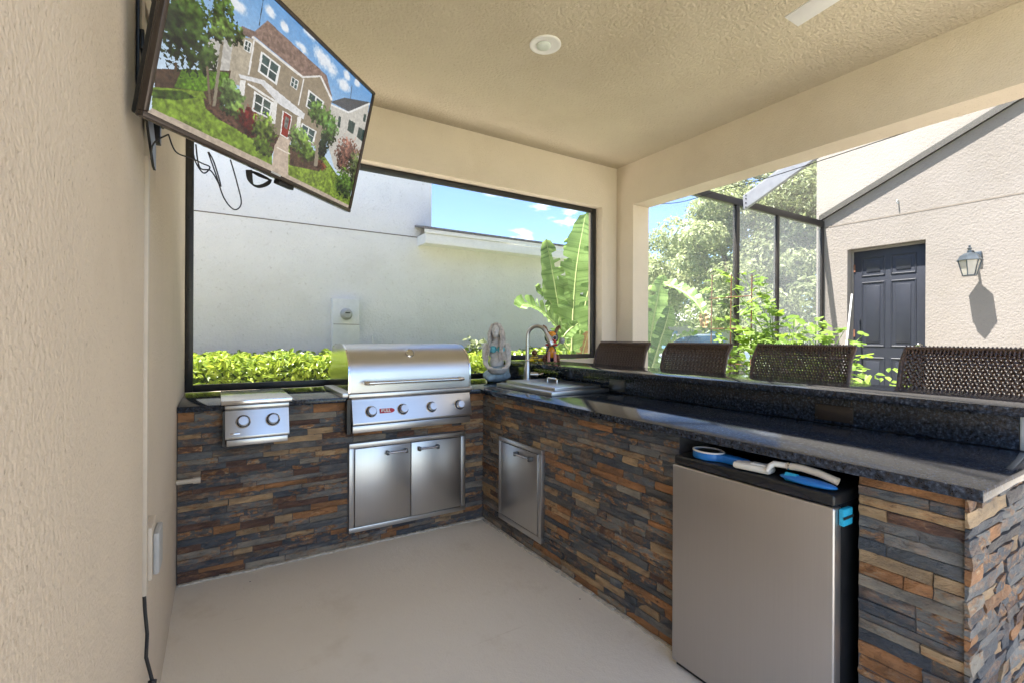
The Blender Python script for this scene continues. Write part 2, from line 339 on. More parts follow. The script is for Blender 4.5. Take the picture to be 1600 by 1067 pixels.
def remesh(o, voxel=0.004, smooth=3):
    md = o.modifiers.new('r', 'REMESH'); md.mode = 'VOXEL'; md.voxel_size = voxel
    sm = o.modifiers.new('s', 'SMOOTH'); sm.iterations = smooth; sm.factor = 0.5
    dg = bpy.context.evaluated_depsgraph_get(); me = bpy.data.meshes.new_from_object(o.evaluated_get(dg))
    o.modifiers.clear(); old = o.data; o.data = me; me.polygons.foreach_set('use_smooth', [True] * len(me.polygons)); bpy.data.meshes.remove(old)

# ================================================================== SETTING
LX = -0.17                                  # inner face of the left wall
YB = 2.955                                  # stone face of the back counter
XB = 1.595                                  # stone face of the bar
g = G(); g.box(-300, 300, -300, 300, -0.5, -0.12); struct(g.obj('lawn', 'grass'))
g = G(); g.box(LX, 3.75, -0.25, 3.72, -0.115, 0.0); struct(g.obj('patio_floor', 'floor'))
g = G(); g.box(3.754, 7.19, -9, 3.5, -0.115, -0.02).box(-6, 3.75, -9, -0.254, -0.115, -0.02); struct(g.obj('pool_deck', 'deck'))
g = G(); g.box(-9, 7.0, 3.78, 5.12, -0.13, -0.09); struct(g.obj('bounce_strip', plain('bounce_pale', (0.62, 0.60, 0.56), 0.85, var=0.12, nscale=4, bumpd=0.003)))  # unseen pale strip, added to bounce sunlight onto the neighbour wall and hedge
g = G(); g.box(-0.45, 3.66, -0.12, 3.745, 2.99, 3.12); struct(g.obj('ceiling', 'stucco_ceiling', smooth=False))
g = G(); g.box(-0.6, 3.75, -0.15, 4.2, 3.125, 3.25); tag(g.obj('patio_roof', 'shingle'), 'flat shingled roof slab over the covered patio', 'roof')  # unseen; back overhang lengthened to block sun, front edge cut short for daylight

g = G(); g.box(-0.45, LX, -0.25, 3.745, -0.11, 2.988).box(LX, LX + 0.012, -0.25, 1.53, -0.001, 2.986, 0.003)
tag(g.obj('left_wall', 'stucco_in', smooth=False), 'beige stucco wall carrying the television', 'wall')
g = G(); g.box(LX + .002, 3.453, 3.54, 3.745, 2.575, 2.988).box(3.26, 3.453, 3.54, 3.745, -0.11, 2.575)
g.box(LX + .002, 2.19, 3.66, 3.745, -0.11, 0.912).box(2.19, 3.26, 3.66, 3.745, -0.11, 1.062)
tag(g.obj('back_wall', 'stucco_in', smooth=False), 'beige stucco wall around the wide screened opening behind the grill', 'wall')
bw = thing('stucco_beam', 'beige stucco beam on a corner pillar above the bar opening', 'beam', (3.56, 3.5, 0))
g = G(); g.box(3.455, 3.672, -0.12, 3.75, 2.575, 2.99); g.obj('beam', 'stucco_in', bw, smooth=False)
g = G(); g.box(3.455, 3.672, 3.315, 3.75, -0.11, 2.575); g.obj('pillar', 'stucco_in', bw, smooth=False)

# recessed light and ceiling fan
rl = thing('recessed_light', 'round white recessed can light set into the textured ceiling', 'light', (1.627, 2.259, 2.99))
g = G(); g.lathe([(0.092, 2.991), (0.092, 2.984), (0.086, 2.981), (0.070, 2.984), (0.058, 2.9895)], (1.627, 2.259, 0), n=40); g.obj('trim_ring', 'white_paint', rl)
g = G(); g.lathe([(0.042, 2.9885), (0.042, 2.980), (0.036, 2.974), (0.02, 2.972)], (1.622, 2.268, 0), n=32); g.obj('bulb', 'glass_white', rl)
fan = thing('ceiling_fan', 'white ceiling fan, one blade tip reaching into view', 'fan', (1.95, 0.42, 2.99))
g = G(); g.lathe([(0.07, 2.988), (0.07, 2.94), (0.02, 2.92)], (1.95, 0.42, 0)); g.obj('canopy', 'white_paint', fan)
g = G(); g.lathe([(0.015, 2.95), (0.015, 2.70)], (1.95, 0.42, 0), n=12); g.obj('rod', 'white_paint', fan)
g = G(); g.lathe([(0.05, 2.74), (0.11, 2.71), (0.12, 2.64), (0.10, 2.58), (0.06, 2.555)], (1.95, 0.42, 0)); g.obj('motor', 'white_paint', fan)
for k in range(5):
    a = math.atan2(1.08 - 0.42, 2.05 - 1.95) + k * 2 * math.pi / 5
    g = G(); g.obox(Vector((1.95, 0.42, 2.612)) + Vector((math.cos(a), math.sin(a), 0)) * 0.385, (0.56, 0.085, 0.008), Matrix.Rotation(a, 3, 'Z') @ Matrix.Rotation(R(11), 3, 'X'), 0.003)
    g.obj('blade', 'white_paint', fan)

# ================================================================== WINDOW FRAME IN THE BACK OPENING
wf = thing('screen_frame', 'dark bronze framed insect screen filling the opening behind the grill', 'screen', (1.5, 3.66, 0.92))
FY0, FY1 = 3.632, 3.658
for nm, a in (('left_stile', (LX + .001, -0.125, 0.919, 2.574)), ('right_stile', (3.205, 3.259, 1.072, 2.574)), ('top_rail', (-0.125, 3.205, 2.529, 2.574)),
              ('bottom_rail', (-0.125, 2.10, 0.919, 0.965)), ('bottom_rail', (2.145, 3.205, 1.072, 1.116)), ('step_stile', (2.10, 2.145, 0.919, 1.116))):
    g = G(); g.box(a[0], a[1], FY0, FY1, a[2], a[3], 0.003); g.obj(nm, 'frame', wf)
for x, z in [(-0.148, 1.12 + 0.45 * i) for i in range(4)] + [(3.232, 1.25 + 0.42 * i) for i in range(4)] + [(0.4 + 0.7 * i, 2.552) for i in range(4)]:
    g = G(); g.lathe([(0.009, 0.0), (0.009, 0.004), (0.004, 0.007)], (x, FY0, z), (0, -1, 0), 10); g.obj('screw', 'black', wf)
g = G(); g.box(-0.125, 2.10, 3.6445, 3.6455, 0.965, 2.529).box(2.10, 3.205, 3.6445, 3.6455, 1.116, 2.529); g.obj('screen_mesh', 'mesh_dark', wf, smooth=False)

# ================================================================== OUTDOOR KITCHEN (L-shaped, stone clad)
kit = thing('outdoor_kitchen', 'L-shaped outdoor kitchen clad in split slate with dark granite tops and raised bar', 'kitchen island', (1.6, 2.9, 0))
g = G(); g.box(LX + .002, 1.612, YB + 0.012, 3.628, 0.001, 0.884).box(1.612, 2.45, 1.285, 3.628, 0.001, 0.884).box(1.612, 2.45, 0.405, 0.645, 0.001, 0.884).box(2.2, 2.45, 0.645, 1.285, 0.001, 0.884)
g.box(2.252, 2.45, 0.42, 3.628, 0.918, 1.038); g.obj('core', 'mortar', kit, smooth=False)
g = G(); g.prism([(LX + .002, 2.93, 0.886), (1.568, 2.93, 0.886), (1.568, 0.368, 0.886), (2.47, 0.368, 0.886), (2.47, 3.63, 0.886), (LX + .002, 3.63, 0.886)], (0, 0, 0.031), 0.003); g.obj('countertop', 'granite', kit)
g = G(); g.box(2.12, 2.585, 0.40, 3.63, 1.04, 1.07, 0.004); g.obj('bar_top', 'granite', kit)
g = G(); g.box(2.236, 2.2505, 0.44, 3.628, 0.919, 1.039, 0.001); g.obj('backsplash', 'granite', kit)
g = G(); g.box(2.234, 2.40, 0.424, 0.438, 0.919, 1.039, 0.001); g.obj('splash_end', 'grey_pl', kit)
# caulk line along the stone foot
g = G()
for i in range(60):
    x = LX + 0.01 + i * 0.0296; g.box(x, x + 0.0298, YB - 0.012 - 0.006 * random.random(), YB + 0.005, 0.0005, 0.006 + 0.006 * random.random())
for i in range(55):
    y = 1.30 + i * 0.0302; g.box(XB - 0.012 - 0.006 * random.random(), XB + 0.005, y, y + 0.0304, 0.0005, 0.006 + 0.006 * random.random())
stuff(g.obj('caulk', 'grout', kit, smooth=False))
stones = []
def stone_mesh(L, h, depth, seed):
    """split-face ledger stone: local x along the course, z up, outward -y; back at y=0"""
    rnd = random.Random(seed); nx = max(2, min(7, int(L / 0.035))); nz = 2
    bm = bmesh.new(); grid = []
    tilt = rnd.uniform(-0.003, 0.003); sk = rnd.uniform(-0.003, 0.003)
    for j in range(nz + 1):
        row = []
        for i in range(nx + 1):
            ex = i in (0, nx); ez = j in (0, nz)
            d = depth + rnd.uniform(-0.0035, 0.0035) + tilt * (j - 1) + sk * (i / nx - .5) * 2 - (0.003 if ex or ez else 0)
            x = i / nx * L + (0 if ex else rnd.uniform(-.2, .2) * L / nx); z = j / nz * h
            if ez: z += (-1 if j else 1) * rnd.uniform(0.0, 0.0016)
            if ex: x += (-1 if i else 1) * rnd.uniform(0.0, 0.0025)
            row.append(bm.verts.new((x, -d, z)))
        grid.append(row)
    for j in range(nz):
        for i in range(nx): bm.faces.new((grid[j][i], grid[j][i + 1], grid[j + 1][i + 1], grid[j + 1][i]))
    rim = [grid[0][i] for i in range(nx + 1)] + [grid[j][nx] for j in range(1, nz + 1)] + [grid[nz][i] for i in range(nx - 1, -1, -1)] + [grid[j][0] for j in range(nz - 1, 0, -1)]
    back = [bm.verts.new((v.co.x, 0.004, v.co.z)) for v in rim]
    for i in range(len(rim)):
        k = (i + 1) % len(rim); bm.faces.new((rim[k], rim[i], back[i], back[k]))
    return bm
def clad(origin, rotz, length, z0, z1, cuts, seed):
    rnd = random.Random(seed); z = z0; mt = Matrix.Translation(origin) @ Matrix.Rotation(rotz, 4, 'Z')
    while z < z1 - 0.008:
        h = rnd.choice((0.024, 0.029, 0.033, 0.036, 0.041)); h = min(h, z1 - z)
        if z1 - z - h < 0.015: h = z1 - z
        x = 0.0; spans = [(0.0, length)]
        for (c0, c1, d0, d1) in cuts:
            if min(z + h, d1) - max(z, d0) > 0.35 * h:
                ns = []
                for (a, b_) in spans:
                    if c1 <= a or c0 >= b_: ns.append((a, b_)); continue
                    if c0 > a: ns.append((a, c0))
                    if c1 < b_: ns.append((c1, b_))
                spans = ns
        for (a, b_) in spans:
            x = a
            while x < b_ - 0.002:
                L = rnd.choice((0.07, 0.1, 0.13, 0.16, 0.2, 0.24, 0.3)) * rnd.uniform(0.85, 1.15)
                if b_ - x - L < 0.05: L = b_ - x
                col = (rnd.random(), rnd.random() ** 1.4, rnd.random())
                stones.append((mt, x + 0.0006, z + 0.0006, L - 0.0012, h - 0.0012, rnd.choice((0.006, 0.0075, 0.009, 0.0105)), rnd.random(), col)); x += L
        z += h
clad((LX + .003, YB + 0.012, 0), 0, XB - LX + 0.012, 0.004, 0.884, [(0.845, 1.625, 0.10, 0.62), (0.215, 0.51, 0.715, 1), (0.835, 1.635, 0.72, 1)], 11)
clad((XB + 0.017, YB + 0.010, 0), -math.pi / 2, YB - 0.395, 0.004, 0.884, [(0.275, 0.735, 0.11, 0.62), (YB + .010 - 1.285, YB + .010 - 0.645, 0, 1)], 23)
clad((XB + 0.001, 0.405, 0), 0, 0.86, 0.004, 0.884, [], 31)
def stone_rank(s):
    c = s[0] @ Vector((s[1] + s[3] / 2, 0, s[2] + s[4] / 2)) - Vector((0, 0, EYE)); dep = c.dot(_fw)
    if dep < 0.3: return 0
    u = 800 + c.dot(_rt) / dep * FPX; v = 526 - c.z / dep * FPX
    return (s[3] * s[4] / dep ** 2) * (1 if (-40 < u < 1640 and v < 1110) else 0.001)
stones.sort(key=stone_rank, reverse=True)
rest = G(); restcol = []
for i, (mt, x, z, L, h, dep, sd_, col) in enumerate(stones):
    bm = stone_mesh(L, h, dep, sd_); bmesh.ops.transform(bm, matrix=mt @ Matrix.Translation((x, 0, z)), verts=bm.verts)
    if i < 300:
        s_ = G(); s_.merge(bm); s_.obj('stone', 'slate', kit, smooth=False, rnd=col)
    else:
        restcol += [col] * len(bm.verts); rest.merge(bm)
me_cols = restcol
o = rest.obj('stone_cladding', 'slate', kit, smooth=False); stuff(o)
a = o.data.color_attributes.new('rnd', 'FLOAT_COLOR', 'POINT'); a.data.foreach_set('color', [c for k in me_cols for c in (*k, 1.0)])

# outlet covers on the splash
for y0, y1, z0, z1, lab in ((2.205, 2.345, 0.93, 1.005, 'small dark outlet cover on the granite backsplash next to the sink'), (0.915, 1.062, 0.93, 0.998, 'bronze rectangular outlet cover on the backsplash above the mini fridge')):
    t_ = thing('outlet_cover', lab, 'outlet', (2.236, (y0 + y1) / 2, z0))
    g = G(); g.box(2.226, 2.2365, y0, y1, z0, z1, 0.003); g.obj('plate', M['tvbezel'] if y0 < 2 else 'steel_dark', t_)
    for yy in (y0 + .008, y1 - .008):
        for zz_ in (z0 + .008, z1 - .008): g = G(); g.lathe([(0.003, 0), (0.003, 0.002)], (2.226, yy, zz_), (-1, 0, 0), 8); g.obj('screw', 'black', t_)

# ================================================================== GRILL
gr = thing('gas_grill', 'stainless steel built-in gas grill with domed hood and four knobs', 'grill', (1.06, 2.93, 0.92))
GX0, GX1 = 0.661, 1.466
prof = [(2.885, 0.944), (2.880, 1.057)]
for i in range(1, 13):
    t_ = i / 12 * math.pi / 2; prof.append((3.12 - 0.236 * math.cos(t_), 1.062 + 0.168 * math.sin(t_)))
prof += [(3.25, 1.228), (3.36, 1.18), (3.40, 1.05), (3.40, 0.944)]
g = G(); g.prism([(GX0 + 0.012, y, z) for y, z in prof], (GX1 - GX0 - 0.024, 0, 0)); hood = g.obj('hood', 'steel', gr)
for x0 in (GX0, GX1 - 0.011):
    g = G(); g.prism([(x0, 3.12 + (y - 3.12) * 1.008, z + (0.003 if z > 1.1 else 0)) for y, z in prof], (0.011, 0, 0)); sub(g.obj('end_cap', 'polish', gr), hood)
g = G(); g.tube([(0.755, 2.875, 1.005), (0.752, 2.835, 1.003), (0.775, 2.825, 1.003), (0.80, 2.825, 1.003)], 0.0125, 12); g.tube([(0.80, 2.825, 1.003), (1.345, 2.825, 1.003)], 0.0105, 12)
g.tube([(1.345, 2.825, 1.003), (1.365, 2.825, 1.003), (1.385, 2.835, 1.003), (1.382, 2.875, 1.005)], 0.0125, 12); sub(g.obj('handle', 'polish', gr), hood)
g = G(); g.lathe([(0.030, 0), (0.030, 0.012), (0.026, 0.016), (0.024, 0.013), (0.0, 0.013)], (1.055, 2.944, 1.168), (0, -0.8, 0.6), 28); sub(g.obj('thermometer', 'polish', gr), hood)
g = G(); g.box(GX0 - 0.03, GX1 + 0.02, 2.892, 3.45, 0.919, 0.943, 0.002); g.obj('base_flange', 'steel', gr)
g = G(); g.prism([(GX0 + .002, 2.878, 0.942), (GX0 + .002, 2.868, 0.938), (GX0 + .002, 2.868, 0.918), (GX0 + .002, 2.884, 0.906), (GX0 + .002, 2.93, 0.906), (GX0 + .002, 2.93, 0.942)], (GX1 - GX0 - .004, 0, 0), 0.0015); g.obj('drip_ledge', 'steel', gr)
pn = [(2.884, 0.905), (2.882, 0.893), (2.846, 0.768), (2.846, 0.757), (2.93, 0.757), (2.93, 0.905)]
g = G(); g.prism([(GX0 + 0.02, y, z) for y, z in pn], (GX1 - GX0 - 0.026, 0, 0), 0.0015); panel = g.obj('control_panel', 'steel', gr)
g = G(); g.box(GX0 - 0.004, GX0 + 0.018, 2.89, 2.95, 0.70, 0.905); g.obj('side_flange', 'black', gr)
g = G(); g.box(GX0 + 0.022, GX1 - 0.012, 2.862, 2.95, 0.708, 0.75, 0.003); g.obj('drip_tray', 'steel', gr)
pn_n = Vector((0, -0.125, 0.036)).normalized()
def knob(x, z, parent, r=0.028):
    yy = 2.882 + (0.893 - z) / 0.125 * -0.036
    g = G(); g.lathe([(r * 1.25, 0), (r * 1.25, 0.004), (r * 1.1, 0.007), (r * 1.02, 0.006)], (x, yy, z), pn_n, 30); bz = g.obj('knob_bezel', 'polish', parent)
    g = G(); g.lathe([(r * .96, 0.005), (r * .96, 0.012)], (x, yy, z), pn_n, 30); sub(g.obj('knob_skirt', 'black', parent), bz)
    g = G(); g.lathe([(r * .90, 0.012), (r * .86, 0.034), (r * .78, 0.040), (0.001, 0.0405)], (x, yy, z), pn_n, 30); sub(g.obj('knob', 'steel', parent), bz)
for x in (0.79, 0.986, 1.176, 1.372): knob(x, 0.829, gr)
def on_panel(x, z, out=0.0): return Vector((x, 2.882 - (0.893 - z) / 0.125 * 0.036, z)) + pn_n * out
pr = Matrix((Vector((1, 0, 0)), -pn_n.cross(Vector((1, 0, 0))) * -1, pn_n)).transposed()
uz = pn_n.cross(Vector((1, 0, 0))).normalized()
if uz.z < 0: uz = -uz
pr = Matrix((Vector((1, 0, 0)), uz, pn_n)).transposed()
# red name plate with its lettering
c0 = on_panel(0.887, 0.828, 0.001); pts = [(-.046, -.014), (.03, -.014), (.043, -.008), (.048, 0), (.043, .008), (.03, .014), (-.046, .014)]
g = G(); g.prism([c0 + pr @ Vector((x, y, 0)) for x, y in pts], tuple(pn_n * 0.002)); badge = g.obj('name_plate', 'red', gr)
def lettering(text, size, loc, rot, mat, parent, name='lettering', ext=0.0006, bold=0.0):
    cu = bpy.data.curves.new(name, 'FONT'); cu.body = text; cu.size = size; cu.extrude = ext; cu.align_x = 'CENTER'; cu.align_y = 'CENTER'; cu.offset = bold
    to = bpy.data.objects.new('tmp', cu); COL.objects.link(to); dg = bpy.context.evaluated_depsgraph_get()
    me = bpy.data.meshes.new_from_object(to.evaluated_get(dg)); bpy.data.objects.remove(to); bpy.data.curves.remove(cu)
    me.transform(Matrix.Translation(loc) @ rot.to_4x4()); me.materials.clear(); me.materials.append(M[mat]); me.name = name
    o_ = bpy.data.objects.new(name, me); COL.objects.link(o_); o_.parent = parent; return o_
lettering('BULL', 0.026, on_panel(0.880, 0.828, 0.0034), pr, 'white_paint', badge, bold=0.0009)

# side burner
sb = thing('side_burner', 'small two-knob stainless side burner with flat lid', 'side burner', (0.19, 2.93, 0.92))
g = G(); g.box(0.022, 0.358, 2.852, 3.385, 0.921, 0.944, 0.004); g.obj('lid', 'polish', sb)
g = G(); g.prism([(0.040, 2.888, 0.919), (0.040, 2.872, 0.915), (0.040, 2.872, 0.898), (0.040, 2.884, 0.890), (0.040, 2.935, 0.890), (0.040, 2.935, 0.919)], (0.302, 0, 0), 0.0015); g.obj('ledge', 'steel', sb)
g = G(); g.prism([(0.040, y, z) for y, z in [(2.884, 0.889), (2.882, 0.88), (2.846, 0.755), (2.846, 0.744), (2.93, 0.744), (2.93, 0.889)]], (0.302, 0, 0), 0.0015); g.obj('control_panel', 'steel', sb)
g = G(); g.box(0.03, 0.040, 2.89, 2.96, 0.70, 0.885); g.obj('side_flange', 'black', sb)
g = G(); g.box(0.047, 0.336, 2.862, 2.95, 0.705, 0.738, 0.003); g.obj('drip_tray', 'steel', sb)
for x in (0.122, 0.262): knob(x, 0.829, sb)
g = G(); g.obox(on_panel(0.085, 0.772, 0.001), (0.045, 0.008, 0.002), pr, 0.001); g.obj('maker_plate', 'polish', sb)

# ================================================================== ACCESS DOORS
def bar_handle(p0, p1, out, parent, dpart):
    p0 = Vector(p0); p1 = Vector(p1); out = Vector(out)
    g = G(); g.tube([p0 + out * 0.028, p1 + out * 0.028], 0.0065, 10); h = g.obj('handle', 'polish', parent); sub(h, dpart)
    for p in (p0, p1):
        d_ = (p1 - p0).normalized(); q = Matrix((d_, out, Vector((0, 0, 1)))).transposed()
        g = G(); g.obox(p + out * 0.017, (0.016, 0.034, 0.026), q, 0.003); g2 = g.obj('handle_post', 'steel_dark', parent); sub(g2, dpart)
dd = thing('double_access_door', 'pair of stainless steel access doors beneath the grill', 'access door', (1.07, 2.94, 0.09))
Yd = 2.938
for a in ((0.682, 1.458, 0.092, 0.121), (0.682, 1.458, 0.601, 0.631), (0.682, 0.712, 0.121, 0.601), (1.424, 1.458, 0.121, 0.601)):
    g = G(); g.box(a[0], a[1], Yd, 2.98, a[2], a[3], 0.0015); g.obj('frame_rail', 'steel', dd)
g = G(); g.box(0.712, 1.424, 2.955, 2.975, 0.121, 0.601); g.obj('cavity', 'black', dd)
for x0, x1, hx in ((0.716, 1.066, (0.91, 1.03)), (1.071, 1.420, (1.118, 1.245))):
    g = G(); g.box(x0, x1, Yd - 0.002, 2.955, 0.125, 0.597, 0.002); d_ = g.obj('door', 'steel_v', dd)
    bar_handle((hx[0], Yd - 0.002, 0.556), (hx[1], Yd - 0.002, 0.556), (0, -1, 0), dd, d_)
sdr = thing('single_access_door', 'single stainless access door set in the stone bar front', 'access door', (XB, 2.46, 0.09))
Xd = 1.582
for a in ((2.215, 2.697, 0.095, 0.128), (2.215, 2.697, 0.604, 0.632), (2.215, 2.248, 0.128, 0.604), (2.668, 2.697, 0.128, 0.604)):
    g = G(); g.box(Xd, 1.625, a[0], a[1], a[2], a[3], 0.0015); g.obj('frame_rail', 'steel', sdr)
g = G(); g.box(1.60, 1.62, 2.248, 2.668, 0.128, 0.604); g.obj('cavity', 'black', sdr)
g = G(); g.box(Xd - 0.002, 1.60, 2.252, 2.664, 0.132, 0.60, 0.002); d_ = g.obj('door', 'steel_v', sdr)
bar_handle((Xd - 0.002, 2.30, 0.566), (Xd - 0.002, 2.455, 0.566), (-1, 0, 0), sdr, d_)

# ================================================================== MINI FRIDGE and the things on it
fr = thing('mini_fridge', 'silver mini fridge with black top tucked under the granite bar', 'fridge', (1.8, 0.96, 0))
FX = 1.522; F0, F1 = 0.672, 1.247
g = G(); g.box(1.575, 2.12, F0 + 0.005, F1 - 0.005, 0.03, 0.80, 0.006); g.obj('cabinet', 'black', fr)
g = G(); g.box(FX, 1.566, F0, F1, 0.022, 0.788, 0.006, 3); dr = g.obj('door', 'steel_fridge', fr)
g = G(); g.box(FX + 0.006, 2.11, F0 + .002, F1 - .002, 0.7895, 0.824, 0.008, 3); top = g.obj('top_cover', 'black', fr)
for a, b_ in ((F0 + 0.06, F0 + 0.25), (F1 - 0.25, F1 - 0.05)):
    g = G(); n_ = 14; pts = []
    for i in range(n_ + 1):
        s_ = i / n_; pts.append((FX + 0.0035, a + (b_ - a) * s_, 0.793)) 
    for i in range(n_, -1, -1):
        s_ = i / n_; pts.append((FX + 0.0035, a + (b_ - a) * s_, 0.794 + 0.020 * math.sin(math.pi * s_) ** 0.7))
    pts = [p for k, p in enumerate(pts) if k in (0, n_) or not (k == n_ + 1 or k == 2 * n_ + 1)]
    g.prism(pts, (0.006, 0, 0)); sub(g.obj('grip_recess', 'lens', fr), top)
g = G(); g.box(1.54, 2.1, F0 + 0.01, F1 - 0.01, 0.002, 0.024); g.obj('foot_plinth', 'black', fr)
g = G(); g.box(1.545, 1.60, F0 - 0.016, F0 - 0.001, 0.735, 0.785, 0.004); c_ = g.obj('door_clip', 'cyan_pl', fr)
g = G(); g.box(1.542, 1.603, F0 - 0.0175, F0 - 0.0155, 0.756, 0.764); sub(g.obj('clip_slot', 'black', fr), c_)
ZT = 0.825
t_ = thing('blue_brush', 'blue plastic scoop with round white-rimmed head on the fridge top', 'scoop', (1.61, 1.13, ZT))
pts = []
for i in range(24):
    a = R(35) + i / 23 * R(290); pts.append((1.615 + 0.05 * math.cos(a + R(-90)), 1.145 + 0.058 * math.sin(a + R(-90)), 0))
pts = [(1.59 + 0.048 * math.cos(R(-60 + i * 13.0)), 1.135 + 0.060 * math.sin(R(-60 + i * 13.0)), 0) for i in range(24)] + [(1.572, 1.06, 0), (1.568, 0.985, 0), (1.60, 0.975, 0), (1.612, 1.05, 0)]
g = G(); g.prism([(x, y, ZT + 0.001) for x, y, z in pts], (0, 0, 0.026), 0.003); g.obj('body', 'blue_pl', t_)
g = G(); n_ = 28; ring = [(1.59 + 0.046 * math.cos(2 * math.pi * i / n_), 1.135 + 0.058 * math.sin(2 * math.pi * i / n_), ZT + 0.029) for i in range(n_ + 1)]; g.tube(ring, 0.0035, 6); g.obj('rim', 'white_pl', t_)
g = G(); g.lathe([(0.040, ZT + 0.0275), (0.040, ZT + 0.0285)], (1.59, 1.135, 0)); g.obj('inside', 'black', t_)
t_ = thing('white_handset', 'cream plastic handset with a small display on the fridge top', 'handset', (1.58, 0.95, ZT))
q = Matrix.Rotation(R(8), 3, 'Z')
g = G(); g.obox(Vector((1.572, 0.945, ZT + 0.014)), (0.058, 0.125, 0.024), q, 0.010); g.obj('shell', 'white_pl', t_)
g = G(); g.obox(Vector((1.575, 0.925, ZT + 0.0275)), (0.03, 0.05, 0.004), q, 0.001); d_ = g.obj('display_bezel', 'white_paint', t_)
g = G(); g.obox(Vector((1.575, 0.925, ZT + 0.030)), (0.02, 0.034, 0.002), q); sub(g.obj('display', 'grey_pl', t_), d_)
t_ = thing('hose', 'cream flexible hose ending in an angled nozzle on the fridge top', 'hose', (1.58, 0.78, ZT))
g = G(); g.tube([(1.575, 0.835, ZT + 0.043), (1.578, 0.79, ZT + 0.046), (1.582, 0.74, ZT + 0.040), (1.588, 0.69, ZT + 0.026)], 0.0115, 12); g.obj('tube', 'beige_pl', t_)
g = G(); g.tube([(1.575, 0.833, ZT + 0.043), (1.568, 0.872, ZT + 0.042), (1.556, 0.880, ZT + 0.034), (1.545, 0.885, ZT + 0.016)], [0.009, 0.010, 0.009, 0.006], 10); g.obj('nozzle', 'white_pl', t_)
g = G(); g.lathe([(0.0135, 0), (0.0135, 0.006)], (1.575, 0.828, ZT + 0.043), (0.03, -1, 0), 12); g.obj('clamp', 'polish', t_)
t_ = thing('blue_float', 'dark blue boat-shaped brush with a bright blue band on the fridge top', 'brush', (1.57, 0.77, ZT))
g = G(); g.ball((1.562, 0.765, ZT + 0.012), (0.026, 0.085, 0.0115)); g.obj('body', 'blue_pl', t_)
g = G(); g.tube([(1.562, 0.795, ZT + 0.013), (1.562, 0.83, ZT + 0.013)], 0.0135, 14); g.obj('band', 'cyan_pl', t_)

# ================================================================== SINK, FAUCET
sk = thing('drop_in_sink', 'stainless drop-in sink with its flat handled cover on the bar counter', 'sink', (1.97, 2.66, 0.917))
g = G(); g.box(1.74, 2.215, 2.33, 3.005, 0.918, 0.944, 0.003); g.obj('rim', 'steel', sk)
g = G(); g.box(1.79, 2.165, 2.365, 2.945, 0.945, 0.966, 0.003); cv = g.obj('cover', 'steel', sk)
g = G(); g.tube([(1.985, 2.60, 0.966), (1.985, 2.60, 0.988), (1.985, 2.61, 0.994), (1.985, 2.70, 0.994), (1.985, 2.71, 0.988), (1.985, 2.71, 0.966)], 0.006, 8); sub(g.obj('handle', 'polish', sk), cv)
fx, fy = 2.065, 3.085
fa = thing('faucet', 'brushed steel gooseneck faucet with a side lever', 'faucet', (fx, fy, 0.917))
g = G(); g.lathe([(0.034, 0.918), (0.034, 0.928), (0.029, 0.94), (0.030, 0.98), (0.027, 1.03), (0.016, 1.085), (0.014, 1.10)], (fx, fy, 0)); g.obj('body', 'steel_v', fa)
dv = Vector((0.60, -0.80, 0)); pts = [Vector((fx, fy, 1.09)), Vector((fx, fy, 1.20)), Vector((fx, fy, 1.285))]
for i in range(1, 11):
    a = math.pi - i / 10 * R(162); pts.append(Vector((fx, fy, 1.285)) + dv * (0.078 + 0.078 * math.cos(a)) + Vector((0, 0, 0.078 * math.sin(a))))
g = G(); g.tube(pts, 0.0145, 14); g.obj('neck', 'steel_v', fa)
e_ = pts[-1]; td = (pts[-1] - pts[-2]).normalized()
g = G(); g.tube([e_, e_ + td * 0.015, e_ + td * 0.06, e_ + td * 0.10, e_ + td * 0.105], [0.0155, 0.017, 0.020, 0.025, 0.022], 16); g.obj('spray_head', 'steel_v', fa)
g = G(); g.lathe([(0.019, 1.093), (0.021, 1.098), (0.019, 1.104)], (fx, fy, 0)); g.obj('collar', 'polish', fa)
hd = Vector((0.84, -0.54, 0)); b0 = Vector((fx, fy, 0.99))
g = G(); g.tube([b0 + hd * 0.02, b0 + hd * 0.085], [0.020, 0.022], 14); hh = g.obj('lever_housing', 'steel', fa)
g = G(); g.tube([b0 + hd * 0.085, b0 + hd * 0.10 + Vector((0, 0, 0.002)), b0 + hd * 0.125 + Vector((0, 0, 0.01))], [0.008, 0.009, 0.011], 10); sub(g.obj('lever', 'polish', fa), hh)

# ================================================================== MERMAID STATUE
mx, my, mz = 1.93, 3.33, 0.918
ms = thing('mermaid_statue', 'weathered mermaid statue with teal top holding a bowl beside the faucet', 'statue', (mx, my, mz))
face = Vector((-0.45, -0.89, 0)).normalized(); side = Vector((face.y, -face.x, 0)) * -1      # side = her left (image right)
def mp(f, s_, z): return Vector((mx, my, mz)) + face * f + side * s_ + Vector((0, 0, z))
fr_rot = Matrix((side, -face, Vector((0, 0, 1)))).transposed()
g = G(); g.ball(mp(0.01, 0, 0.055), (0.112, 0.10, 0.058), fr_rot).ball(mp(-0.02, 0.02, 0.09), (0.085, 0.07, 0.05), fr_rot).ball(mp(0.05, -0.03, 0.045), (0.07, 0.06, 0.042), fr_rot)
for i in range(5): g.ball(mp(0.085 - 0.012 * i, -0.06 + 0.035 * i, 0.035 + 0.004 * i), (0.032, 0.03, 0.026), fr_rot)
o = g.obj('tail', 'statue_blue', ms); remesh(o, 0.006, 3)
g = G()
g.ball(mp(-0.015, 0, 0.16), (0.060, 0.046, 0.06), fr_rot).ball(mp(-0.012, 0, 0.225), (0.058, 0.044, 0.06), fr_rot).ball(mp(-0.014, 0, 0.285), (0.070, 0.043, 0.045), fr_rot)
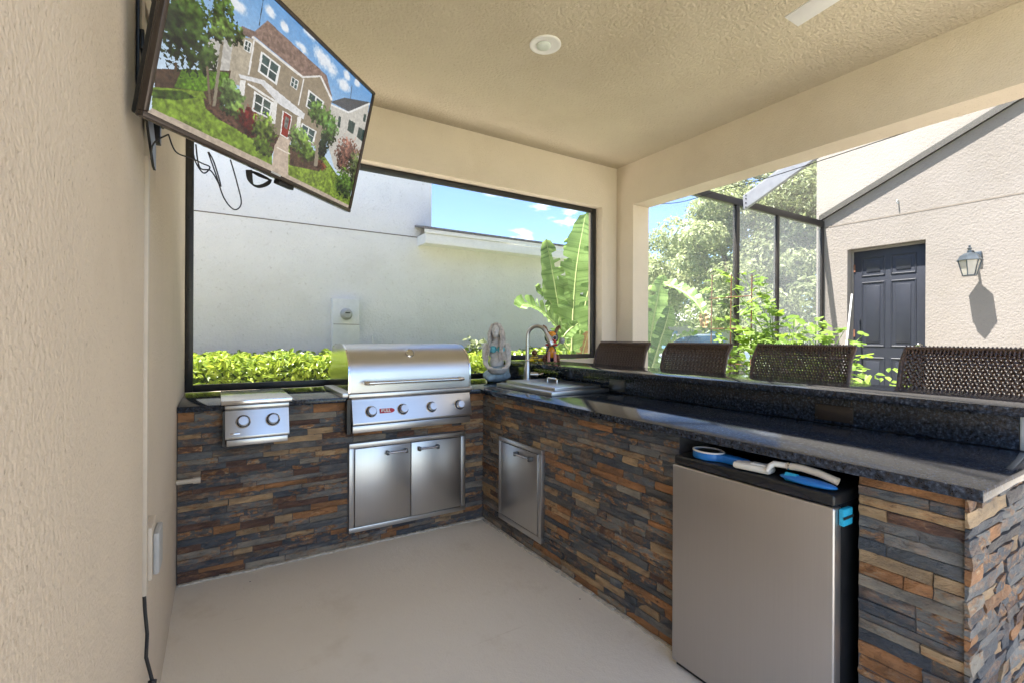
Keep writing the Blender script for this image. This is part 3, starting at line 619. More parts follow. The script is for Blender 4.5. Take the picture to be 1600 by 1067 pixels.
g.tube([mp(-0.014, 0, 0.30), mp(-0.008, 0, 0.365)], [0.034, 0.026], 12)
g.ball(mp(0.026, -0.031, 0.262), 0.030).ball(mp(0.026, 0.031, 0.262), 0.030)
for sg in (-1, 1):
    g.tube([mp(-0.014, sg * 0.072, 0.305), mp(-0.012, sg * 0.090, 0.27), mp(0.0, sg * 0.093, 0.20), mp(0.03, sg * 0.090, 0.145), mp(0.075, sg * 0.074, 0.122)], [0.029, 0.031, 0.025, 0.0215, 0.016], 12)
    g.ball(mp(0.088, sg * 0.066, 0.118), (0.018, 0.022, 0.013), fr_rot)
    for k in range(4): g.tube([mp(0.088, sg * (0.072 - 0.008 * k), 0.122), mp(0.106, sg * (0.066 - 0.009 * k), 0.122), mp(0.112, sg * (0.062 - 0.009 * k), 0.108)], [0.0055, 0.005, 0.004], 6)
    g.tube([mp(0.08, sg * 0.06, 0.124), mp(0.088, sg * 0.044, 0.126)], [0.0055, 0.0045], 6)
o = g.obj('body', 'statue', ms); remesh(o, 0.0045, 2)
hc = mp(0.012, -0.006, 0.408); ht = face * 0.96 + side * -0.28; ht.normalize(); hs = Vector((ht.y, -ht.x, 0)) * -1
hrot = Matrix((hs, -ht, Vector((0, 0, 1)))).transposed()
def hp(f, s_, z): return hc + ht * f + hs * s_ + Vector((0, 0, z))
g = G(); g.ball(hc, (0.041, 0.047, 0.056), hrot).ball(hp(0.018, 0, -0.028), (0.027, 0.028, 0.028), hrot)
g.tube([hp(0.046, 0, 0.012), hp(0.054, 0, -0.008), hp(0.049, 0, -0.012)], [0.004, 0.008, 0.006], 8)
g.tube([hp(0.041, -0.013, -0.029), hp(0.047, 0, -0.028), hp(0.041, 0.013, -0.029)], 0.0042, 6)
for sg in (-1, 1): g.ball(hp(0.038, sg * 0.017, 0.006), (0.009, 0.006, 0.005), hrot, 2); g.tube([hp(0.040, sg * 0.008, 0.017), hp(0.038, sg * 0.026, 0.016)], 0.004, 6)
o = g.obj('head', 'statue', ms); remesh(o, 0.0032, 1)
g = G(); g.ball(hp(-0.012, 0, 0.016), (0.049, 0.046, 0.052), hrot)
rnd = random.Random(5)
for i in range(34):
    a = R(-128) + i / 33 * R(256); sx, cx_ = math.sin(a), -math.cos(a)      # around the back of the head
    st_ = hp(0.010 + cx_ * 0.03, sx * 0.03, 0.055); p1 = hp(-0.006 + cx_ * 0.045, sx * 0.050, 0.008)
    L = 0.24 if abs(a) > R(70) else 0.20; pts = [st_, p1]
    ph = rnd.uniform(0, 6); fwd = 0.035 if abs(a) > R(95) else 0.0
    for k in range(1, 9):
        u = k / 8; pts.append(p1 + Vector((0, 0, -L * u)) + hs * (sx * 0.022 * u + 0.009 * math.sin(ph + 6.5 * u)) + ht * (fwd * min(1, u * 1.5) + cx_ * 0.006 + 0.007 * math.cos(ph + 7 * u)))
    g.tube(pts, [0.008, 0.012] + [0.0125 - 0.0075 * (k / 8) for k in range(1, 9)], 6)
g.obj('hair', 'statue_hair', ms)
g = G()
for sg in (-1, 1): g.ball(mp(0.031, sg * 0.032, 0.262), (0.031, 0.0285, 0.029), fr_rot)
g.tube([mp(0.044, -0.02, 0.258), mp(0.044, 0.02, 0.258)], 0.006, 6); g.obj('bikini_top', 'statue_teal', ms)
g = G(); g.lathe([(0.03, 0.068), (0.055, 0.075), (0.078, 0.098), (0.086, 0.115), (0.084, 0.119), (0.076, 0.112), (0.05, 0.092), (0.01, 0.088)], mp(0.095, 0, 0), n=32); g.obj('bowl', 'statue', ms)

# ================================================================== DOG AND BEE FIGURINES on the raised bar
dx, dy, dz = 2.36, 3.17, 1.071
dg_ = thing('dog_figurine', 'glossy black and orange dog figurine with big goggle eyes and perked ears', 'figurine', (dx, dy, dz))
df = Vector((-0.5, -0.87, 0)).normalized(); ds = Vector((-df.y, df.x, 0)) * 1
ds = Vector((df.y, -df.x, 0)) * -1
drot = Matrix((ds, -df, Vector((0, 0, 1)))).transposed()
def dp(f, s_, z): return Vector((dx, dy, dz)) + df * f + ds * s_ + Vector((0, 0, z))
g = G(); g.ball(dp(-0.02, 0, 0.075), (0.045, 0.055, 0.075), drot); g.obj('body', 'navy', dg_)
g = G(); g.ball(dp(0.018, 0, 0.085), (0.028, 0.03, 0.05), drot); g.obj('chest', 'gold', dg_)
for sg in (-1, 1):
    g = G(); g.tube([dp(0.035, sg * 0.024, 0.09), dp(0.042, sg * 0.026, 0.04), dp(0.045, sg * 0.027, 0.012)], [0.014, 0.0125, 0.013], 10); g.ball(dp(0.056, sg * 0.027, 0.011), (0.015, 0.021, 0.0105), drot, 2); g.obj('front_leg', 'pink', dg_)
    g = G(); g.ball(dp(-0.01, sg * 0.052, 0.035), (0.022, 0.036, 0.034), drot); g.ball(dp(0.02, sg * 0.058, 0.011), (0.016, 0.024, 0.0105), drot, 2); g.obj('hind_leg', 'brown', dg_)
    for k in range(2): g = G(); g.tube([dp(0.030, sg * 0.012, 0.055 + 0.03 * k), dp(0.049, sg * 0.026, 0.045 + 0.03 * k), dp(0.036, sg * 0.040, 0.055 + 0.03 * k)], 0.0045, 6); g.obj('stripe', 'yellow' if k else 'red', dg_)
g = G(); g.ball(dp(0.0, 0, 0.205), (0.058, 0.052, 0.056), drot); hd_ = g.obj('head', 'navy', dg_)
g = G(); g.ball(dp(0.026, 0, 0.228), (0.036, 0.032, 0.028), drot); sub(g.obj('forehead', 'gold', dg_), hd_)
g = G(); g.ball(dp(0.048, 0, 0.172), (0.036, 0.026, 0.020), drot); sub(g.obj('muzzle', 'red', dg_), hd_)
g = G(); g.ball(dp(0.074, 0, 0.180), (0.012, 0.009, 0.009), drot, 2); sub(g.obj('nose', 'lens', dg_), hd_)
for sg in (-1, 1):
    g = G(); ring = [dp(0.052, sg * 0.022 + 0.017 * math.cos(2 * math.pi * i / 16), 0.200 + 0.017 * math.sin(2 * math.pi * i / 16)) for i in range(17)]; g.tube(ring, 0.0045, 6); e1 = g.obj('goggle', 'grey_pl', dg_); sub(e1, hd_)
    g = G(); g.ball(dp(0.047, sg * 0.022, 0.200), (0.015, 0.009, 0.015), drot, 2); sub(g.obj('eye', 'lens', dg_), hd_)
    g = G(); g.tube([dp(-0.005, sg * 0.036, 0.245), dp(-0.004, sg * 0.052, 0.285), dp(0.004, sg * 0.064, 0.297), dp(0.016, sg * 0.074, 0.275)], [0.016, 0.015, 0.012, 0.004], 8); sub(g.obj('ear', 'brown', dg_), hd_)
g = G(); ring = [dp(0.005 + 0.042 * math.cos(2 * math.pi * i / 18), 0.042 * math.sin(2 * math.pi * i / 18), 0.145) for i in range(19)]; g.tube(ring, 0.009, 8); g.obj('collar', 'red', dg_)
g = G(); g.ball(dp(0.03, 0.085, 0.18), (0.022, 0.02, 0.026), drot); g.tube([dp(0.03, 0.075, 0.17), dp(0.01, 0.045, 0.14)], 0.008, 8); g.obj('tail_puff', 'grey_pl', dg_)
bx, by = 2.25, 3.26
bee = thing('bee_figurine', 'small yellow and black bee figurine behind the faucet', 'figurine', (bx, by, 1.071))
g = G(); g.ball((bx, by, 1.105), (0.034, 0.034, 0.034)); g.obj('abdomen', 'yellow', bee)
for k in (-1, 0, 1):
    z_ = 1.105 + 0.015 * k; r_ = math.sqrt(max(0, 0.034 ** 2 - (0.015 * k) ** 2)) + 0.0004
    g = G(); g.tube([(bx + r_ * math.cos(2 * math.pi * i / 20), by + r_ * math.sin(2 * math.pi * i / 20), z_) for i in range(21)], 0.0035, 6); g.obj('stripe', 'navy', bee)
g = G(); g.ball((bx - 0.012, by - 0.02, 1.150), 0.024); g.obj('head', 'brown', bee)
for sg in (-1, 1):
    g = G(); g.ball((bx + 0.05 * sg + 0.01, by - 0.012, 1.09), (0.036, 0.018, 0.016)); g.obj('wing', 'yellow', bee)

# ================================================================== LEFT WALL FIXTURES
t_ = thing('cord_raceway', 'tall beige cord cover running down the stucco wall below the television', 'cord cover', (-0.16, 1.56, 0.6))
g = G(); g.box(LX + 0.0005, -0.1505, 1.545, 1.575, 0.603, 1.745, 0.003); g.obj('cover', 'beige_pl', t_)
t_ = thing('wall_outlet', 'grey weatherproof outlet box on the left stucco wall', 'outlet', (-0.15, 1.68, 0.61))
g = G(); g.box(LX + 0.0005, -0.146, 1.62, 1.735, 0.61, 0.755, 0.004); bx_ = g.obj('box', 'beige_pl', t_)
g = G(); g.box(-0.1455, -0.131, 1.628, 1.728, 0.62, 0.735, 0.005); sub(g.obj('lid', 'grey_pl', t_), bx_)
t_ = thing('power_cable', 'black power cable hanging from the cord cover to the floor', 'cable', (-0.155, 1.56, 0.0))
g = G(); g.tube([(-0.157, 1.558, 0.605), (-0.155, 1.558, 0.56), (-0.150, 1.556, 0.50), (-0.152, 1.555, 0.44), (-0.138, 1.55, 0.375)], 0.0042, 8); g.obj('cord', 'black_rubber', t_)
g = G(); g.tube([(-0.138, 1.55, 0.378), (-0.143, 1.53, 0.31), (-0.150, 1.50, 0.22)], 0.0095, 8); g.obj('plug', 'black_rubber', t_)
g = G(); g.tube([(-0.150, 1.50, 0.22), (-0.150, 1.45, 0.1), (-0.145, 1.40, 0.012), (-0.11, 1.2, 0.006)], 0.0042, 8); g.obj('cord', 'black_rubber', t_)
t_ = thing('pipe_stub', 'cream capped pipe stub leaving the wall in front of the slate', 'pipe', (-0.12, 2.925, 0.54))
g = G(); g.tube([(LX + 0.001, 2.922, 0.538), (-0.09, 2.922, 0.538)], 0.0125, 14); g.obj('pipe', 'beige_pl', t_)
g = G(); g.tube([(-0.098, 2.922, 0.538), (-0.066, 2.922, 0.538)], 0.0165, 14); g.obj('cap', 'beige_pl', t_)

# ================================================================== TELEVISION
SCL = 0.73
tvC = Vector((0, 0, EYE)) + (Vector((0.231, 1.945, 2.154)) - Vector((0, 0, EYE))) * SCL
tu = Vector((0.717, 0.697, -0.011)).normalized(); tn = Vector((0.678, -0.701, -0.221)); tn = (tn - tu * tn.dot(tu)).normalized(); tv_ = tn.cross(tu)
if tv_.z < 0: tv_ = -tv_
TW, TH = 1.0 * SCL, 0.575 * SCL
trot = Matrix((tu, tv_, tn)).transposed()
def tp(a, b_, c): return tvC + tu * a + tv_ * b_ + tn * c
tv = thing('television', 'wall-mounted flat television angled out and down, showing a house photo', 'television', tuple(tp(0, -TH / 2, -0.03)))
BZ = 0.011; BB = 0.012
for nm, a0, a1, b0, b1 in (('bezel', -TW / 2, TW / 2, -TH / 2, -TH / 2 + BB), ('bezel', -TW / 2, TW / 2, TH / 2 - BZ, TH / 2), ('bezel', -TW / 2, -TW / 2 + BZ, -TH / 2 + BB, TH / 2 - BZ), ('bezel', TW / 2 - BZ, TW / 2, -TH / 2 + BB, TH / 2 - BZ)):
    g = G(); g.obox(tp((a0 + a1) / 2, (b0 + b1) / 2, -0.011), (a1 - a0, b1 - b0, 0.022), trot, 0.0025); g.obj(nm, 'tvbezel', tv)
g = G(); g.obox(tp(0, 0, -0.032), (TW - 0.012, TH - 0.012, 0.026), trot, 0.006); g.obox(tp(0, -0.02, -0.052), (TW * 0.6, TH * 0.6, 0.035), trot, 0.012); bk = g.obj('back_shell', 'black', tv)
g = G(); g.obox(tp(0.06, -TH / 2 - 0.004, -0.02), (0.06, 0.012, 0.02), trot, 0.002); g.obj('sensor', 'black', tv)
g = G(); g.obox(tp(0.0, -TH / 2 + 0.010, 0.0012), (0.035, 0.005, 0.001), trot); g.obj('badge', 'grey_pl', tv)

# the picture on the screen is painted into the vertex colours of the screen grid
SW, SH = TW - 2 * BZ, TH - BZ - BB
NX, NY = 460, 258
def sp(u, v):          # crop pixel of the photograph (origin 180,0, scale 3.048) -> picture coordinates 0..1
    p = pplane(180 + u / 3.048, v / 3.048, tvC, tn) - tvC
    return ((p.dot(tu) + TW / 2 - BZ) / SW, (p.dot(tv_) + TH / 2 - BB) / SH)
ii, jj = np.meshgrid((np.arange(NX) + 0.5) / NX, (np.arange(NY) + 0.5) / NY)
rng = np.random.RandomState(4)
def fbm(sx, sy, oct=4):
    out = np.zeros((NY, NX)); amp = 1.0
    for k in range(oct):
        gx, gy = int(sx * 2 ** k) + 2, int(sy * 2 ** k) + 2; gdat = rng.rand(gy, gx)
        fx_ = ii * (gx - 1.001); fy_ = jj * (gy - 1.001); x0 = fx_.astype(int); y0 = fy_.astype(int); tx = fx_ - x0; ty = fy_ - y0
        tx = tx * tx * (3 - 2 * tx); ty = ty * ty * (3 - 2 * ty)
        out += amp * ((gdat[y0, x0] * (1 - tx) + gdat[y0, x0 + 1] * tx) * (1 - ty) + (gdat[y0 + 1, x0] * (1 - tx) + gdat[y0 + 1, x0 + 1] * tx) * ty); amp *= 0.55
    return out / 1.9
pic = np.zeros((NY, NX, 3)); sg_ = jj[..., None]
pic[:] = np.array((205, 226, 245)) * (1 - np.clip(sg_ * 1.3 - 0.3, 0, 1)) + np.array((112, 172, 232)) * np.clip(sg_ * 1.3 - 0.3, 0, 1)
FINE = fbm(110, 70, 3); MID = fbm(16, 10, 4); FINE2 = fbm(75, 46, 3)
def poly_mask(pts):
    q = [sp(*p) for p in pts]; ins = np.zeros((NY, NX), bool); n_ = len(q)
    for k in range(n_):
        (x1, y1), (x2, y2) = q[k], q[(k + 1) % n_]
        if y1 == y2: continue
        c_ = ((y1 > jj) != (y2 > jj)) & (ii < (x2 - x1) * (jj - y1) / (y2 - y1) + x1); ins ^= c_
    return ins
def paint(mask, col, var=0.12, tex=None):
    t_ = (FINE if tex is None else tex); f = 1 + var * 2 * (t_ - 0.5); pic[mask] = (np.array(col)[None, None, :] * f[..., None])[mask]
def poly(pts, col, var=0.10, tex=None): paint(poly_mask(pts), col, var, tex)
def blob(u, v, ru, rv, col, var=0.5, rag=0.6):
    c_ = sp(u, v); a_ = sp(u + ru, v); b_ = sp(u, v + rv); rx = max(abs(a_[0] - c_[0]), 0.004); ry = max(abs(b_[1] - c_[1]), 0.006)
    d_ = ((ii - c_[0]) / rx) ** 2 + ((jj - c_[1]) / ry) ** 2; paint(d_ < 1 + rag * 2.4 * (FINE - 0.5) + rag * (MID - 0.5) * 2, col, var)
def cloud(u, v, ru, rv):
    c_ = sp(u, v); a_ = sp(u + ru, v); b_ = sp(u, v + rv); rx = max(abs(a_[0] - c_[0]), 0.01); ry = max(abs(b_[1] - c_[1]), 0.012)
    d_ = np.sqrt(((ii - c_[0]) / rx) ** 2 + ((jj - c_[1]) / ry) ** 2); al = np.clip((1.25 + 1.5 * (MID - 0.5) + 0.7 * (FINE - 0.5) - d_) * 1.3, 0, 0.9)[..., None]
    pic[:] = pic * (1 - al) + np.array((246, 248, 252)) * al
def shrub(u, v, ru, rv, col):
    c_ = sp(u, v); a_ = sp(u + ru, v); b_ = sp(u, v + rv); rx = max(abs(a_[0] - c_[0]), 0.006); ry = max(abs(b_[1] - c_[1]), 0.008)
    d_ = ((ii - c_[0]) / rx) ** 2 + ((jj - c_[1]) / ry) ** 2; m_ = d_ < 1.05 + 2.6 * (FINE - 0.5) + 1.1 * (MID - 0.5)
    lit = np.clip(0.48 + 1.35 * (FINE2 - 0.30) + 0.5 * (MID - 0.5) + 0.30 * (jj - c_[1]) / ry, 0.16, 1.35); pic[m_] = (np.array(col)[None, None, :] * lit[..., None])[m_]
def line(u0, v0, u1, v1, wd, col):
    n = Vector((v1 - v0, u0 - u1)).normalized() * wd / 2; poly([(u0 + n.x, v0 + n.y), (u1 + n.x, v1 + n.y), (u1 - n.x, v1 - n.y), (u0 - n.x, v0 - n.y)], col, 0.04)
for a in ((745, 55, 22, 22), (815, 130, 18, 18), (940, 165, 40, 24), (1000, 285, 60, 40), (900, 230, 40, 20), (1110, 360, 16, 18), (1100, 410, 26, 24), (1160, 395, 12, 18), (590, 30, 40, 30)): cloud(*a)
line(715, 0, 695, 125, 4, (70, 80, 90)); line(1135, 410, 1128, 475, 3, (90, 95, 100))
poly([(440, 190), (590, 180), (560, 400), (400, 400)], (200, 196, 188))
poly([(575, 170), (672, 190), (650, 420), (545, 400)], (186, 174, 152)); poly([(610, 125), (680, 155), (665, 190), (620, 170)], (140, 118, 108))
poly([(668, 185), (905, 372), (985, 368), (1040, 480), (1010, 640), (960, 700), (780, 660), (600, 520), (645, 350)], (163, 148, 124), 0.05)
poly([(660, 165), (735, 100), (1015, 362), (1042, 470), (985, 368), (905, 366)], (152, 126, 114), 0.22)
for a in ((662, 178, 905, 374, 10), (905, 370, 987, 366, 9), (987, 366, 1040, 480, 9), (672, 190, 645, 360, 9), (906, 378, 882, 505, 6)): line(*a, (235, 232, 226))
def window(pts, pane=(62, 84, 82)):
    poly(pts, (238, 238, 234), 0.03); c_ = (sum(p[0] for p in pts) / 4, sum(p[1] for p in pts) / 4)
    def sub_(a0, a1, b0, b1):
        P = [Vector(p) for p in pts]
        def at(a, b): return tuple((P[0].lerp(P[1], a)).lerp(P[3].lerp(P[2], a), b))
        poly([at(a0, b0), at(a1, b0), at(a1, b1), at(a0, b1)], pane, 0.5, MID)
    for a0, a1 in ((0.10, 0.46), (0.54, 0.90)):
        for b0, b1 in ((0.09, 0.48), (0.54, 0.92)): sub_(a0, a1, b0, b1)
window([(705, 246), (798, 318), (778, 408), (688, 342)]); window([(850, 366), (884, 390), (873, 434), (842, 410)]); window([(930, 428), (1004, 488), (985, 560), (915, 510)]); window([(628, 190), (662, 208), (652, 258), (620, 238)])
poly([(608, 372), (712, 392), (905, 560), (880, 640), (800, 660), (615, 500)], (150, 136, 112), 0.05)
window([(672, 435), (760, 492), (748, 572), (660, 530)], (70, 86, 78))
poly([(606, 366), (700, 396), (782, 492), (640, 405)], (165, 150, 128), 0.04)
poly([(598, 356), (716, 384), (912, 545), (906, 572), (790, 500), (704, 404), (606, 376)], (226, 226, 226), 0.05); line(640, 402, 782, 494, 10, (236, 234, 228))
for a in ((618, 385, 608, 490, 26), (770, 490, 760, 592, 22), (886, 560, 876, 640, 18)): line(*a, (236, 234, 228))
poly([(806, 528), (852, 556), (832, 668), (794, 646)], (236, 232, 226), 0.03); poly([(812, 536), (847, 560), (829, 660), (799, 642)], (158, 44, 30), 0.08); poly([(820, 556), (838, 568), (828, 622), (811, 608)], (120, 120, 115), 0.4)
window([(896, 588), (968, 628), (952, 692), (886, 644)])
poly([(1035, 500), (1120, 540), (1218, 498), (1188, 690), (1140, 900), (1050, 800), (1020, 690)], (206, 202, 192), 0.04); poly([(1033, 488), (1100, 468), (1222, 490), (1122, 536)], (92, 96, 102), 0.12); line(1122, 538, 1220, 496, 9, (236, 236, 232)); line(1036, 502, 1122, 540, 8, (236, 236, 232))
for p_ in ([(1122, 572), (1152, 590), (1140, 642), (1112, 624)], [(1168, 608), (1198, 626), (1186, 680), (1158, 655)], [(1072, 555), (1084, 560), (1078, 612), (1066, 604)], [(1192, 545), (1204, 548), (1198, 585), (1187, 580)]): poly(p_, (58, 82, 76), 0.3)
# garden
poly([(195, 330), (560, 340), (545, 420), (520, 560), (200, 440)], (88, 66, 50), 0.4); poly([(330, 330), (552, 348), (545, 405), (430, 440), (290, 420)], (96, 138, 30), 0.5)
shrub(330, 130, 150, 190, (74, 104, 38)); shrub(520, 90, 70, 110, (92, 124, 50)); shrub(250, 60, 90, 100, (62, 92, 34)); shrub(440, 270, 60, 80, (84, 112, 48)); line(300, 300, 295, 380, 12, (90, 72, 52))
poly([(186, 418), (330, 428), (430, 440), (470, 540), (600, 620), (755, 735), (756, 792), (186, 520)], (128, 158, 46), 0.45, FINE2); poly([(186, 430), (330, 436), (400, 470), (300, 480), (190, 470)], (70, 96, 28), 0.6, FINE2)
poly([(430, 470), (560, 520), (790, 650), (756, 742), (640, 650), (500, 570), (440, 520)], (98, 68, 54), 0.5)
poly([(828, 690), (1000, 740), (1060, 830), (1135, 950), (1120, 990), (830, 840)], (134, 160, 50), 0.4); poly([(840, 700), (1000, 770), (980, 820), (838, 790)], (96, 72, 56), 0.5)
line(520, 200, 480, 510, 15, (150, 140, 118)); line(448, 320, 462, 500, 10, (128, 112, 88))
for a in ((545, 150, 70, 60), (600, 170, 30, 40), (500, 160, 40, 50)): shrub(*a, (122, 156, 66))
for a in ((560, 470, 60, 75, (118, 150, 76)), (600, 540, 36, 46, (128, 158, 74)), (648, 585, 52, 66, (122, 36, 34)), (725, 620, 55, 66, (142, 172, 62)), (715, 700, 44, 46, (104, 134, 42)), (880, 670, 50, 60, (128, 160, 78)), (920, 720, 46, 50, (124, 158, 58)), (995, 560, 72, 62, (112, 150, 64)), (1030, 640, 34, 80, (98, 140, 58)), (1120, 760, 62, 90, (158, 110, 92)), (1110, 880, 48, 70, (96, 130, 44)), (1150, 800, 34, 70, (120, 134, 74)), (985, 790, 26, 24, (150, 82, 48))): shrub(*a)
line(985, 600, 962, 795, 18, (158, 146, 124)); shrub(1000, 700, 22, 70, (40, 66, 34))
poly([(795, 648), (846, 676), (834, 700), (832, 850), (754, 805), (766, 700)], (204, 184, 164), 0.06); line(778, 705, 842, 738, 5, (235, 222, 208))
poly([(186, 518), (756, 790), (832, 836), (1130, 985), (1126, 1010), (735, 840), (140, 556)], (196, 178, 158), 0.08)
pic = np.clip(pic / 255.0 * (0.93 + 0.14 * FINE[..., None]), 0, 1) ** 1.08; pic = pic * 0.86 + pic.mean(2, keepdims=True) * 0.14; lin = np.where(pic <= 0.04045, pic / 12.92, ((pic + 0.055) / 1.055) ** 2.4)
vx = np.linspace(0, 1, NX + 1); vy = np.linspace(0, 1, NY + 1)
V = [tuple(tp(-TW / 2 + BZ + SW * x, -TH / 2 + BB + SH * y, -0.006)) for y in vy for x in vx]
Fc = [(j * (NX + 1) + i, j * (NX + 1) + i + 1, (j + 1) * (NX + 1) + i + 1, (j + 1) * (NX + 1) + i) for j in range(NY) for i in range(NX)]
me = bpy.data.meshes.new('screen'); me.from_pydata(V, [], Fc); at_ = me.color_attributes.new('picture', 'FLOAT_COLOR', 'CORNER')
cols = np.ones((NY * NX, 4, 4), np.float32); cols[:, :, :3] = lin.reshape(-1, 1, 3); at_.data.foreach_set('color', cols.ravel())
m, t, b = new_mat('tv_picture'); an = nd(t, 'ShaderNodeAttribute', attribute_name='picture'); b.inputs['Base Color'].default_value = (0.01, 0.01, 0.01, 1); b.inputs['Roughness'].default_value = 0.12
link(t, an.outputs['Color'], b.inputs['Emission Color']); b.inputs['Emission Strength'].default_value = 0.9 / 2 ** EXPOSURE
me.materials.append(m); o = bpy.data.objects.new('screen', me); COL.objects.link(o); o.parent = tv; o.location = -Vector(tv['base'])

# wall mount
mo = thing('tv_wall_mount', 'black steel swing-arm bracket holding the television to the wall', 'wall mount', (-0.15, 1.6, 1.9))
g = G(); g.box(-0.157, -0.150, 1.36, 1.40, 1.845, 2.30, 0.002); g.obj('wall_rail', 'black', mo)
g = G(); g.box(LX + .0005, -0.150, 1.82, 1.86, 1.875, 2.30, 0.002); g.obj('wall_rail', 'black', mo)
g = G(); g.box(-0.150, -0.142, 1.36, 1.86, 1.93, 1.975, 0.002).box(-0.150, -0.142, 1.36, 1.86, 2.16, 2.205, 0.002); g.obj('cross_rail', 'black', mo)
hub = tp(0, 0, -0.075); el = Vector((-0.02, 1.80, hub.z))
g = G(); g.tube([(-0.142, 1.55, hub.z), tuple(el)], 0.017, 8); g.tube([tuple(el), tuple(hub)], 0.017, 8); g.lathe([(0.026, -0.05), (0.026, 0.05)], el, n=14); g.obj('arm', 'black', mo)
g = G(); g.obox(tp(0, 0, -0.078), (0.22, 0.22, 0.012), trot, 0.002); g.obox(tp(-0.09, -0.02, -0.066), (0.03, TH * 0.8, 0.012), trot, 0.002); g.obox(tp(0.09, -0.02, -0.066), (0.03, TH * 0.8, 0.012), trot, 0.002); g.obj('tv_plate', 'black', mo)
g = G(); g.prism([(-0.150, 1.37, 1.845), (-0.150, 1.60, 1.735), (-0.150, 1.64, 1.735), (-0.150, 1.64, 1.80), (-0.150, 1.42, 1.93)], (0.006, 0, 0)); g.obj('brace', 'black', mo)
# loose cables under the television
def catenary(pts, r=0.0017):
    P = [Vector(p) for p in pts]; out = []
    for i in range(len(P) - 1):
        p0, p1, p2, p3 = P[max(i - 1, 0)], P[i], P[i + 1], P[min(i + 2, len(P) - 1)]
        for k in range(7):
            t_ = k / 7; out.append(0.5 * ((2 * p1) + (p2 - p0) * t_ + (2 * p0 - 5 * p1 + 4 * p2 - p3) * t_ * t_ + (3 * p1 - p0 - 3 * p2 + p3) * t_ ** 3))
    out.append(P[-1]); g_ = G(); g_.tube(out, r, 7); return g_
def cp(x, y, d=-0.055):   # photo pixel on a plane just behind the screen
    return pplane(x, y, tvC + tn * d, tn)
cab = thing('tv_cables', 'loose black cables looping below the television', 'cables', tuple(cp(330, 260)))
catenary([cp(263, 210), cp(275, 238), cp(300, 248), cp(316, 256), cp(328, 262), cp(318, 271), cp(305, 252), cp(300, 226)]).obj('cable', 'black_rubber', cab)
catenary([cp(306, 226), cp(312, 262), cp(330, 268), cp(345, 292), cp(335, 256), cp(326, 238)]).obj('cable', 'black_rubber', cab)
catenary([cp(325, 238), cp(338, 275), cp(350, 310), cp(366, 328), cp(377, 318), cp(370, 285), cp(360, 250)]).obj('cable', 'black_rubber', cab)
catenary([(-0.148, 1.565, 1.742), cp(240, 225, -0.09), cp(262, 211, -0.07)]).obj('cable', 'black_rubber', cab)
for k in range(5): catenary([cp(385 + 2 * k, 266), cp(388 + k * 2, 282 + 2 * k), cp(402 + k * 2, 293 - k), cp(418 + k, 290 - 2 * k), cp(422, 282), cp(405, 272 + k), cp(392, 268)], 0.002).obj('cable_coil', 'black_rubber', cab)

# ================================================================== BAR CHAIRS
def wicker_sheet(W, rows, prof, pitch=0.0150):
    """woven panel: prof(v) -> (y, z) centre line for v in 0..1; holes staggered row to row"""
    nx = int(W / pitch); V, F_ = [], []
    def P(x, v, off):
        y, z = prof(v); y2, z2 = prof(min(1, v + 0.01)); y1, z1 = prof(max(0, v - 0.01)); t_ = Vector((0, y2 - y1, z2 - z1)).normalized(); n_ = Vector((0, -t_.z, t_.y))
        curve = 0.035 * (x / (W / 2)) ** 2
        return Vector((x, y - curve * 0.6, z)) + n_ * off
    for r in range(rows):
        v0, v1 = r / rows, (r + 1) / rows; sh = 0.5 * (r % 2)
        for c in range(nx + (1 if sh else 0)):
            x0 = -W / 2 + max(0, (c - sh)) * pitch; x1 = -W / 2 + min(nx, (c + 1 - sh)) * pitch
            s0 = 0.0046 * (1 if (c + r) % 2 else -1); i0 = len(V)
            xm, vm = (x0 + x1) / 2, (v0 + v1) / 2; hx, hv = (x1 - x0) * 0.20, (v1 - v0) * 0.24
            for (x, v, o_) in ((x0, v0, s0), (x1, v0, -s0), (x1, v1, s0), (x0, v1, -s0), (xm - hx, vm - hv, 0.001), (xm + hx, vm - hv, 0.001), (xm + hx, vm + hv, 0.001), (xm - hx, vm + hv, 0.001)): V.append(P(x, v, o_))
            for k in range(4): F_.append((i0 + k, i0 + (k + 1) % 4, i0 + 4 + (k + 1) % 4, i0 + 4 + k))
    return V, F_
